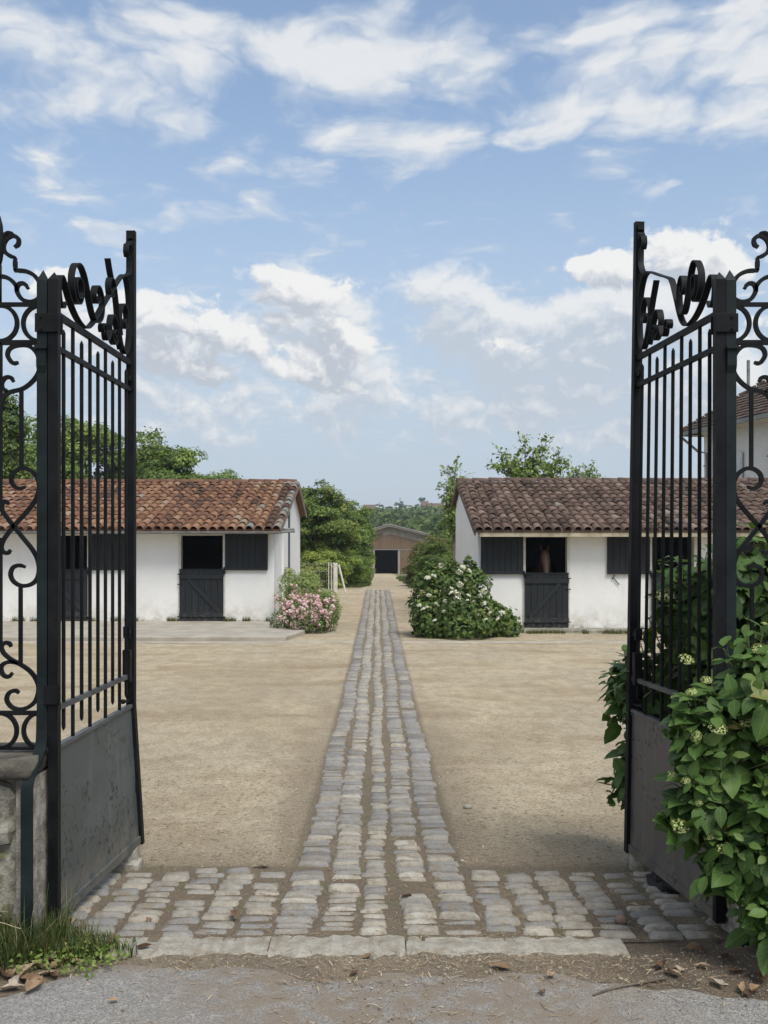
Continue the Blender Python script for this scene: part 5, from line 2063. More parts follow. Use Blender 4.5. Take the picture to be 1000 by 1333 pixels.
rs_ = random.Random(17)
leaves, stems, heads = [], MB(), []
for (cx, cy, cz, rx, ry, rz, ns) in HB:
    for k in range(ns):
        while True:
            d = Vector((rs_.gauss(0, 1), rs_.gauss(0, 1), rs_.gauss(.1, 1))).normalized()
            if d.z > -.8: break
        q = rs_.uniform(.62, 1.0)
        tip = Vector((cx + d.x * rx * q, cy + d.y * ry * q, cz + d.z * rz * q))
        if tip.z < .08 or in_gate(tip): continue
        # keep the sheet panel's visible part free
        if tip.x < leaf_plane_x(tip.y) + .03 and tip.y > 4.22 and tip.y < 5.3: continue
        axis = (d + Vector((0, -.25, .75))).normalized()
        root_ = tip - axis * rs_.uniform(.16, .28) - Vector((d.x, d.y, 0)) * .06
        n_before = len(leaves)
        # opposite pairs of leaves up the shoot
        a0 = rs_.uniform(0, 6.28)
        e1 = axis.orthogonal().normalized()
        e2 = axis.cross(e1)
        npair = 3
        for pr in range(npair):
            f = pr / (npair - .0)
            o = tip.lerp(root_, f * .9)
            ang = a0 + pr * math.pi / 2
            for sgn in (0, math.pi):
                ld = (e1 * math.cos(ang + sgn) + e2 * math.sin(ang + sgn)) * (.82 - .12 * (pr == 0)) + axis * (.55 if pr == 0 else .32 - .15 * pr)
                ld = (ld + Vector((rs_.gauss(0, .12), rs_.gauss(0, .12), rs_.gauss(-.05, .12)))).normalized()
                L = rs_.uniform(.062, .14) * (.62 if pr == 0 else 1.0)
                up = (axis + Vector((0, -.1, .4))).normalized()
                side = ld.cross(up).normalized()
                upn = side.cross(ld).normalized()
                c = o + ld * L * .6
                if in_gate(c) or in_gate(o + ld * L): continue
                if c.x < leaf_plane_x(c.y) - .02 and 4.3 < c.y < 5.28 and c.z < .9: continue
                if c.z - L * .4 < .03: continue
                M = Matrix((side, ld, upn)).transposed()
                leaves.append((o + ld * .012, M, L, (15 if rs_.random() < .012 else min(13, max(0, int(rs_.gauss(10.5 if pr == 0 else 7.0, 3.2)))))))
        off = Vector(((root_.x - cx) / rx, (root_.y - cy) / ry, (root_.z - cz) / rz))
        if len(leaves) - n_before >= 4 and off.length < 1.05:
            stems.tube([root_ - axis * .03, root_, tip], [.0045, .004, .003], 5, cap=False)
        if rs_.random() < .07:
            heads.append((tip + axis * .03, axis))


def ray_front(p):
    return (p - Vector((0, 0, EYE))).length


# the leaves that show largest: inside the frame and first along their line of sight
grid = {}
for i, (o, M, L, ti) in enumerate(leaves):
    c = o + M @ Vector((0, L * .5, 0))
    key = (int((VX + F * c.x / c.y) / 11), int((VY - F * (c.z - EYE) / c.y) / 11))
    if key[0] * 11 > 1000 or key[1] * 11 > 1333: continue
    dd = ray_front(c)
    if key not in grid or grid[key][0] > dd:
        grid[key] = (dd, i)
order = [i for _, i in sorted(grid.values())][:300]
own = set(order)
rest_v, rest_f, rest_t, rest_uv = [], [], [], []
for i, (o, M, L, ti) in enumerate(leaves):
    if i in own:
        ob = inst('leaf', HLM[ti], HYD, o, M.to_euler(), (L, L, L))
    else:
        vs, uv, fs, tv = HL[ti]
        b0 = len(rest_v)
        rest_v += [tuple(o + M @ (Vector(v) * L) - wl(HYD)) for v in vs]
        rest_f += [tuple(a + b0 for a in f) for f in fs]
        rest_t += [tv] * len(vs)
        rest_uv += [c for q in uv for c in q]
me = bpy.data.meshes.new('leaves')
me.from_pydata(rest_v, [], rest_f)
me.attributes.new('tint', 'FLOAT', 'POINT').data.foreach_set('value', rest_t)
me.attributes.new('leafuv', 'FLOAT_VECTOR', 'POINT').data.foreach_set('vector', rest_uv)
me.polygons.foreach_set('use_smooth', [True] * len(rest_f))
me.materials.append(M_HYD)
o = inst('leaves', me, HYD, wl(HYD))
o['kind'] = 'stuff'
stems.build('stems', M_STEM, HYD, smooth=True)['kind'] = 'stuff'
FLG = [floret_mesh('flower_head', M_GREENFL, 120 + i, 130, 1, .5, .15) for i in range(4)]
for p, ax in heads[:34]:
    s = rs_.uniform(.012, .026)
    q = ax.to_track_quat('Z', 'Y').to_euler()
    inst('flower_head', FLG[rs_.randrange(4)], HYD, p, q, (s, s, s * 1.1))
for px, py, Y, s in [(893, 858, 4.22, .036), (885, 1075, 3.92, .040), (935, 948, 3.84, .038), (972, 940, 3.9, .030), (990, 845, 3.9, .036), (866, 775, 5.0, .055), (920, 885, 3.85, .024), (940, 1105, 3.86, .025), (875, 1008, 4.0, .022), (893, 1016, 3.9, .02)]:
    inst('flower_head', FLG[rs_.randrange(4)], HYD, P(px, py, Y), (R(38), rs_.uniform(-.3, .3), 0), (s * .95, s * .8, s * .6))


# grass and weeds by the left wall
M_GRASS = leaf_mat('grass_blades', [(0, (0.028, 0.045, 0.012)), (.4, (0.056, 0.090, 0.022)), (.75, (0.112, 0.128, 0.041)), (.9, (0.240, 0.195, 0.090)), (1, (0.336, 0.270, 0.150))], trans=.3, nscale=12)


def grass_patch():
    rs = np.random.RandomState(4)
    V, Fc, T = [], [], []
    n = 0
    while n < 8000:
        x, y = rs.uniform(-2.6, -.98), rs.uniform(3.6, 4.3)
        edge = 3.90 + .05 * math.sin(x * 9) + .04 * math.sin(x * 23 + 1) + .16 * max(0, (x + 1.35) / .35)
        if y < edge: continue
        if x > -1.30 and y > 4.30 - .7 * (x + 1.30): continue
        if x > -1.12 and rs.rand() < .5: continue
        h = rs.uniform(.03, .12) * (1.35 if x < -1.3 else .8)
        if rs.rand() < .06: h *= 1.8
        w = rs.uniform(.0012, .0028)
        a = rs.uniform(0, 6.28)
        lean = rs.uniform(.1, .9) * h
        d = np.array([math.cos(a), math.sin(a), 0])
        q = np.array([-d[1], d[0], 0])
        p0 = np.array([x, y, gz(x, y) - .004])
        p1 = p0 + d * lean * .35 + np.array([0, 0, h * .6])
        p2 = p0 + d * lean + np.array([0, 0, h])
        V += [p0 - q * w, p0 + q * w, p1 + q * w * .8, p1 - q * w * .8, p1 - q * w * .8, p1 + q * w * .8, p2 + q * .0002, p2 - q * .0002]
        Fc += [(8 * n, 8 * n + 1, 8 * n + 2, 8 * n + 3), (8 * n + 4, 8 * n + 5, 8 * n + 6, 8 * n + 7)]
        t = np.clip(rs.normal(.45, .30), 0, 1)
        T += [t] * 8
        n += 1
    o = np_obj('grass', np.array(V), np.array(Fc), np.array(T), M_GRASS, None, (0, 0, 0))
    tag(o, 'short tufty grass growing below the low mossy wall', kind='stuff')
    # clover-like weeds nearest the panel
    C, N = [], []
    for k in range(2600):
        x, y = rs.uniform(-1.62, -1.0), rs.uniform(3.80, 4.25)
        if rs.rand() > math.exp(-((x + 1.24) / .2) ** 2 - ((y - 4.02) / .16) ** 2): continue
        C.append((x, y, gz(x, y) + rs.uniform(.004, .05)))
        N.append((rs.normal() * .3, -.2, .9))
    V, Fc = leaf_quads(np.array(C), np.array(N), .017, rs, .8, 0)
    o = np_obj('weeds', V, Fc, np.repeat(np.clip(rs.normal(.5, .2, len(C)), 0, 1), 8), M_LMID, None, (0, 0, 0))
    tag(o, 'small round-leaved weeds at the foot of the left gate leaf', kind='stuff')


grass_patch()


def wall_weeds():
    rs = np.random.RandomState(14)
    V, Fc, T = [], [], []
    n = 0
    while n < 3600:
        if rs.rand() < .5:
            x, y, z = rs.uniform(-9.3, -2.5), 23.86 - abs(rs.normal()) * .05, -.085
            if -4.75 < x < -3.68 or -8.05 < x < -6.9: continue
            if math.sin(x * 5) + math.sin(x * 13.7) < .2: continue
        else:
            x, y, z = rs.uniform(2.5, 9), 21.42 - abs(rs.normal()) * .08, G(0, 21.4) - .005
            if math.sin(x * 4) + math.sin(x * 11.7) < -.1: continue
        h = rs.uniform(.03, .13)
        a = rs.uniform(0, 6.28)
        d_ = np.array([math.cos(a), math.sin(a), 0])
        q = np.array([-d_[1], d_[0], 0]) * rs.uniform(.003, .007)
        p0 = np.array([x, y, z])
        p2 = p0 + d_ * h * rs.uniform(.1, .7) + np.array([0, 0, h])
        V += [p0 - q, p0 + q, p2 + q * .1, p2 - q * .1]
        Fc.append((4 * n, 4 * n + 1, 4 * n + 2, 4 * n + 3))
        T += [rs.uniform(.1, 1)] * 4
        n += 1
    o = np_obj('weeds', np.array(V), np.array(Fc), np.array(T), M_GRASS, None, (0, 0, 0))
    tag(o, 'thin line of dry weeds along the foot of the stable walls', kind='stuff')


wall_weeds()


def verge_grass():
    rs = np.random.RandomState(24)
    V, Fc, T = [], [], []
    n = 0
    while n < 9000:
        y = rs.uniform(38.5, 75)
        s = 1 if rs.rand() < .5 else -1
        x = .45 + s * (1.05 + .25 * math.sin(y * .7 + s) + abs(rs.normal()) * .55)
        if y < 41 and abs(x) < 1.6: continue
        h = rs.uniform(.04, .22)
        a = rs.uniform(0, 6.28)
        d_ = np.array([math.cos(a), math.sin(a), 0])
        q = np.array([1, 0, 0]) * rs.uniform(.008, .02)
        p0 = np.array([x, y, G(x, y) - .01])
        p2 = p0 + d_ * h * rs.uniform(.1, .7) + np.array([0, 0, h])
        V += [p0 - q, p0 + q, p2 + q * .1, p2 - q * .1]
        Fc.append((4 * n, 4 * n + 1, 4 * n + 2, 4 * n + 3))
        T += [rs.uniform(.1, .75)] * 4
        n += 1
    o = np_obj('grass', np.array(V), np.array(Fc), np.array(T), M_GRASS, None, (0, 0, 0))
    tag(o, 'grass verges edging the pale drive beyond the cobbles', kind='stuff')


verge_grass()


def straw_tuft():
    b = MB()
    rs = random.Random(12)
    base = Vector((-1.66, 3.98, .0))
    for k in range(26):
        a = rs.uniform(0, 6.28)
        L = rs.uniform(.16, .34)
        sp = rs.uniform(.15, .75)
        d = Vector((math.cos(a), math.sin(a) * .6, 0))
        p = base + d * .03
        pts = [p, p + d * L * sp * .4 + Vector((0, 0, L * .55)), p + d * L * sp + Vector((0, 0, L * .72 - sp * .1))]
        b.cur = rs.uniform(.55, 1)
        b.tube(spline(pts, 4), .0016, 3, cap=False)
    o = b.build('grass_tuft', M_DRY, None, base)
    tag(o, 'tuft of long dry grass blades leaning from the low mossy wall', 'grass tuft')


straw_tuft()


# fallen leaves, twig and pebbles near the gate
def dead_leaf(seed, ti):
    rs = random.Random(seed)
    n = 6
    prof_ = [.05, .6, .95, .9, .5, .03]
    curl = rs.uniform(.35, .95)
    b = MB()
    b.cur = ti
    vs, fs = [], []
    for i in range(n):
        v = i / (n - 1)
        z = .28 * curl * (v - .45) ** 2 * 2 + rs.uniform(-.02, .02)
        for u in (-1, -.35, .35, 1):
            w = prof_[i] * rs.uniform(.24, .30)
            vs.append((u * w, v - .5, z + curl * .32 * abs(u) ** 2 * prof_[i] * (1 if rs.random() < .85 else .4)))
    for i in range(n - 1):
        for j in range(3):
            a = i * 4 + j
            fs.append((a, a + 1, a + 5, a + 4))
    b.add(vs, fs)
    b2 = MB()
    b2.cur = ti
    b2.v, b2.f, b2.t = b.v, b.f, b.t
    b2.tube([(0, -.5, .06), (.02, -.72, .03)], .012, 4)
    return b2


M_DEAD = ramp_mat('dead_leaves', [(0, (0.072, 0.045, 0.030)), (.3, (0.170, 0.104, 0.060)), (.55, (0.281, 0.194, 0.120)), (.8, (0.374, 0.297, 0.220)), (1, (0.442, 0.396, 0.330))], nscale=40, rough=.75, mottle=.4)
DL = [dead_leaf(700 + i, (i + .5) / 10).mesh('dead_leaf', M_DEAD) for i in range(10)]
rs_ = random.Random(23)


def drop(px, py, L, label, group, rz=None, h=None):
    # ground point under that picture position
    y = 5.0
    for _ in range(30):
        hgt = EYE - gz(PX(px, y), y)
        y = F * hgt / (py - VY)
    x = PX(px, y)
    L *= 1.15
    o = inst('dead_leaf', DL[rs_.randrange(10)], None, (x, y, gz(x, y) + (h if h is not None else .010) + (.006 if y < 3.8 else 0)), (rs_.uniform(-.2, .2), rs_.uniform(-.35, .35), rz if rz is not None else rs_.uniform(0, 6.28)), (L, L, L))
    return tag(o, label, 'dead leaf', group)


ORD = 'first second third fourth fifth sixth seventh eighth ninth tenth eleventh twelfth thirteenth fourteenth'.split()
GA = 'dead leaves heaped below the left grass'
for k, (px, py) in enumerate(sorted([(20, 1284), (40, 1280), (58, 1272), (76, 1262), (66, 1250), (88, 1255), (12, 1292), (30, 1272), (84, 1244), (100, 1258), (50, 1262), (8, 1276), (70, 1275), (44, 1290)])):
    drop(px, py, rs_.uniform(.07, .115), 'curled brown dead leaf along the left grass edge, %s from the left' % ORD[k], GA)
drop(90, 1218, .085, 'long reddish brown dead leaf standing in the weeds left of the gate', None, 2.9, .05)
drop(16, 1205, .07, 'pale dead leaf caught in the grass below the mossy wall', None, 1.0, .05)
drop(128, 1250, .06, 'single pale brown leaf at the tip of the weeds by the asphalt', None, 1.2)
drop(187, 1240, .06, 'pale flat dead leaf on the left end of the threshold stones', None, 1.9, .02)
drop(148, 1308, .035, 'small brown leaf lying alone on the left asphalt', None)
drop(340, 1132, .08, 'pale dry leaf on the yard soil left of the path', None, 1.5)
drop(193, 1208, .045, 'curled brown leaf on the left cobbles behind the threshold', None, None, .03)
drop(305, 1200, .06, 'pale upright leaf scrap among the left cobbles', None, .4, .03)
drop(478, 1248, .045, 'pale pointed leaf on the soil in front of the middle threshold stone', None, 2.5)
drop(462, 1270, .045, 'dark brown leaf on the soil below the middle threshold stone', None)
drop(530, 1173, .06, 'white dry leaf in the hole of the cobbled path', None, 2.2, .02)
drop(716, 1275, .055, 'crumpled brown leaf on the dirt right of centre', None, None, .015)
drop(652, 1262, .075, 'reddish brown leaf on the dirt below the right threshold stone', None, 1.2)
drop(706, 1298, .04, 'small pale leaf on the dirt near the twig', None)
GB = 'dead leaves under the hydrangea'
for k, (px, py) in enumerate(sorted([(862, 1262), (876, 1272), (884, 1265), (905, 1240), (930, 1226), (958, 1268), (975, 1300), (984, 1295), (968, 1292), (990, 1280), (945, 1250), (915, 1262), (935, 1285)])):
    drop(px, py, rs_.uniform(.05, .085), 'dry brown leaf on the shaded soil under the hydrangea, %s from the left' % ORD[k], GB)

b = MB()
pts = []
for px, py in [(772, 1300), (800, 1290), (830, 1284), (868, 1277)]:
    y = 3.9
    for _ in range(20):
        y = F * (EYE - gz(PX(px, y), y)) / (py - VY)
    pts.append((PX(px, y), y, gz(PX(px, y), y) + .012))
b.tube(spline(pts, 4), [.0035, .004, .0045, .0045, .005, .005, .005, .005, .005, .0055, .0055, .006, .006][:len(spline(pts, 4))], 6)
tag(b.build('twig', M_BARK, None, pts[1]), 'bare greenish twig lying on the asphalt edge at lower right', 'twig')
b = MB()
p = Vector((PX(612, 6.55), 6.75, gz(.6, 6.75) + .012))
b.ball(p, .030, 12, 8, (1, .8, .62), .10)
tag(b.build('pebble', M_GRITB if 'M_GRITB' in globals() else M_KERB, None, p, smooth=True), 'smooth beige pebble lying alone on the yard right of the path', 'pebble')
b = MB()
p = Vector((PX(808, 4.42), 4.42, gz(1.07, 4.42) + .02))
b.ball(p, .028, 10, 7, (1, .9, .8), .14)
M_PINKST = simple('pinkish_stone', (.34, .22, .16), (.25, .17, .13), 12, .9)
tag(b.build('pebble', M_PINKST, None, p, smooth=True), 'pinkish round stone sitting on the right cobbles', 'pebble')


# ================================================================== FENCE
YFN = 37.0
fz = G(0, YFN)
f = thing('garden_fence', 'low wire fence with a white post and pale pickets left of the drive', 'fence', (PX(437, YFN), YFN, fz))
b = MB()
x = PX(437, YFN)
b.box(x - .07, x + .07, YFN - .07, YFN + .07, fz - .1, PZ(733, YFN))
b.build('post', M_FRAME, f, bevel=.01)
for px in (428, 431.5, 434):
    b = MB()
    x = PX(px, YFN)
    b.box(x - .014, x + .014, YFN - .02, YFN + .02, fz, PZ(732, YFN))
    b.build('picket', M_FRAME, f)
b = MB()
for z in (PZ(734, YFN), PZ(744, YFN), PZ(756, YFN)):
    b.tube([(PX(393, YFN), YFN, z), (PX(437, YFN), YFN, z)], .008, 5)
for px in range(395, 428, 3):
    b.tube([(PX(px, YFN), YFN, fz), (PX(px, YFN), YFN, PZ(733, YFN))], .005, 4)
b.build('wire', M_GUTTER, f)
b = MB()
b.tube([(PX(450, YFN), YFN - .1, fz), (PX(441, YFN), YFN, PZ(735, YFN))], .035, 7)
b.build('brace', M_FRAME, f)

# ================================================================== BARN
YBN = 110.0
gb = G(0, YBN)


def barn():
    r = thing('barn', 'brown boarded barn with dark doorway at the end of the drive', 'barn', (PX(507, YBN), YBN, gb))
    xa, xr, xe = PX(482, YBN), PX(507, YBN), PX(600, YBN)
    za, zr, ze = PZ(690, YBN), PZ(683.5, YBN), PZ(706, YBN)
    d0, d1, dt = PX(488, YBN), PX(518, YBN), PZ(716, YBN)
    def top(x):
        return za + (zr - za) * (x - xa) / (xr - xa) if x < xr else zr + (ze - zr) * (x - xr) / (xe - xr)
    b = MB()
    b.prism([(xa, gb - .5), (d0, gb - .5), (d0, dt), (d1, dt), (d1, gb - .5), (xe, gb - .5), (xe, ze), (xr, zr), (xa, za)], 'y', YBN, YBN + .2)
    b.build('front_wall', M_BARNTRIM, r)
    b = MB()
    b.box(xa, xa + .2, YBN + .2, YBN + 30, gb - .5, za)
    b.box(xe - .2, xe, YBN + .2, YBN + 30, gb - .5, ze)
    b.box(xa, xe, YBN + 30, YBN + 30.2, gb - .5, ze)
    b.build('side_wall', M_BARNTRIM, r)
    # vertical boards between the eaves line and the ground
    rs = random.Random(3)
    x = xa + .02
    w = .27
    while x < xe - .3:
        x1 = min(x + w, xe)
        t_ = min(top(x), top(x1)) - .95 + (.3 if x < xr - 1 else 0)
        lo = gb - .3
        if x1 > d0 - .05 and x < d1 + .05: lo = dt + .12
        b = MB()
        b.cur = rs.uniform(.1, .9)
        b.box(x + .008, x1 - .008, YBN - .04 - rs.uniform(0, .01), YBN - .005, lo, t_)
        b.build('plank', M_BARNWOOD, r)
        x += w
    b = MB()
    for (p, q) in (((xa - .3, za - .1), (xr, zr)), ((xr, zr), (xe + .3, ze - .1))):
        b.prism([(p[0], p[1] + .02), (q[0], q[1] + .02), (q[0], q[1] + .14), (p[0], p[1] + .14)], 'y', YBN - .7, YBN + 31)
    b.build('roof', M_BARNROOF, r)
    b = MB()
    for (p, q) in (((xa - .3, za - .1), (xr, zr)), ((xr, zr), (xe + .3, ze - .1))):
        b.prism([(p[0], p[1] - .16), (q[0], q[1] - .16), (q[0], q[1] + .015), (p[0], p[1] + .015)], 'y', YBN - .62, YBN - .5)
    b.build('verge_board', M_BARNTRIM, r)
    for xx in (d0 - .12, d1 + .12):
        b = MB()
        b.box(xx - .11, xx + .11, YBN - .10, YBN - .05, gb - .2, dt + .1)
        b.build('door_post', M_BARNTRIM, r)
    b = MB()
    b.box(d0 - .3, d1 + 2.2, YBN - .13, YBN - .055, dt + .0, dt + .10)
    b.build('door_track', M_GUTTER, r)
    b = MB()
    b.box(d1 + .24, d1 + 2.3, YBN - .12, YBN - .06, gb + .02, dt - .02)
    b.build('sliding_door', M_BARNWOOD, r)
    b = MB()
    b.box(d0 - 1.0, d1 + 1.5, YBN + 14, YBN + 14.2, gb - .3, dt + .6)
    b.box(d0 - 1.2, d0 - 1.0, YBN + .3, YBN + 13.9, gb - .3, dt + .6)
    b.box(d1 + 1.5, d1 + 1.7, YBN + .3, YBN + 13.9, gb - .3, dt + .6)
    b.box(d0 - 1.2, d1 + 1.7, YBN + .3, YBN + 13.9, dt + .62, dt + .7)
    b.build('dark_lining', M_DARK, r)  # near-black box added inside the barn to keep the doorway dark
    # low white gate beside it
    return r


barn()
b = MB()
b.box(PX(597, 80), PX(606, 80), 80, 80.1, G(0, 80), PZ(712, 80))
tag(b.build('garden_wall', M_WALL, None, (PX(601, 80), 80, G(0, 80)), bevel=.02), 'small bit of white wall between the barn and the right stable', 'wall')


# ================================================================== HILL
def hill():
    def hz(x, y):
        t = np.clip((y - 150) / 260, 0, 1)
        return -2.2 + (9.5 + 2.4 * np.sin(x * .006 + .6) + 1.2 * np.sin(x * .021)) * t * t * (3 - 2 * t)
    xs, ys = np.linspace(-420, 420, 70), np.concatenate([np.linspace(140, 420, 30), np.linspace(450, 1600, 10)])
    X, Y = np.meshgrid(xs, ys)
    Z = hz(X, Y)
    V = np.stack([X, Y, Z], -1).reshape(-1, 3)
    nx = len(xs)
    i = np.arange(nx * (len(ys) - 1)).reshape(len(ys) - 1, nx)[:, :-1].ravel()
    o = np_obj('hill', V, np.stack([i, i + 1, i + 1 + nx, i + nx], -1), np.zeros(len(V)), M_HILL, None, (0, 0, 0), True)
    tag(o, 'wooded hill behind the barn', kind='structure')
    rs = np.random.RandomState(2)
    Cs, Ns, Ts = [], [], []
    n = 0
    while n < 620:
        y = 175 + 245 * rs.rand() ** .7
        x = rs.uniform(-.34, .34) * y * rs.uniform(.2, 1)
        if abs(x - PX(527, y)) < 6 and y < 175: continue
        r = rs.uniform(2.6, 4.6)
        k = int(90 * (1.4 if abs(x - .03 * y) < .1 * y else .6))
        d = rs.normal(size=(k, 3))
        d /= np.linalg.norm(d, axis=1, keepdims=True)
        d[:, 2] = np.abs(d[:, 2])
        hgt = r * rs.uniform(1.2, 1.7)
        Cs.append(np.array([x, y, float(hz(x, y)) + hgt * .35]) + d * np.array([r, r, hgt]) * rs.uniform(.75, 1.05, (k, 1)))
        Ns.append(d + np.array([0, 0, .4]))
        Ts.append(np.clip(rs.uniform(.1, .75) + rs.normal(size=k) * .12, 0, 1))
        n += 1
    C, N, T = np.concatenate(Cs), np.concatenate(Ns), np.concatenate(Ts)
    V, Fc = leaf_quads(C, N, 1.7, rs, .7)
    o = np_obj('woodland', V, Fc, np.repeat(T, 8), M_LDARK, None, (0, 0, 0))
    tag(o, 'mass of far trees covering the hill', kind='stuff')

    def conifer(px, ptop, Y, halfw, label, seed):
        x, top = PX(px, Y), PZ(ptop, Y)
        g = float(hz(x, Y))
        w = halfw / F * Y
        root = thing('conifer', label, 'tree', (x, Y, g), 'conifers on the skyline')
        hz_ = (top - g) * .5
        crown('crown', M_LBLUE, root, size=.9, aspect=.5, c=(x, Y, g + (top - g) * .56), rad=(w, w, hz_ * .9), nclump=26, cr=1.1, per=60, seed=seed, low=-.9, shell=.3, tt=(.45, .95))
        b = MB()
        b.tube([(x, Y, g - .3), (x, Y, top - .5)], [.5, .1], 7)
        b.build('trunk', M_BARK, root)
    conifer(521, 646, 400, 8, 'dark blunt conifer on the skyline above the barn ridge', 1)
    conifer(550, 648, 405, 9, 'broad dark conifer on the skyline right of the barn ridge', 2)
    conifer(494, 652, 410, 7, 'small dark conifer on the skyline left of the barn ridge', 3)

    def far_house(px, py, Y, wpx, label):
        x, z = PX(px, Y), PZ(py, Y)
        w = wpx / F * Y / 2
        root = thing('far_house', label, 'house', (x, Y, z - 6), 'houses on the hilltop')
        b = MB()
        b.box(x - w, x + w, Y - 4, Y + 4, z - 7, z - 1.2)
        b.build('wall', M_HOUSE, root)
        b = MB()
        b.prism([(Y - 4.6, z - 1.25), (Y, z + .8), (Y + 4.6, z - 1.25)], 'x', x - w - .4, x + w + .4)
        b.build('roof', M_TILE_R, root)
        for k in (-.5, .1, .6):
            b = MB()
            b.box(x + w * k - .5, x + w * k + .5, Y - 4.05, Y - 4.003, z - 3.4, z - 2.0)
            b.build('window', M_DARK, root)
    far_house(481, 660, 340, 13, 'pale house with orange roof half hidden on the hill left of the barn')
    far_house(568, 658, 350, 17, 'house with orange brown roof on the hilltop right of the barn')
    far_house(553, 655, 380, 7, 'tiny pale house behind the broad conifer on the hilltop')


hill()


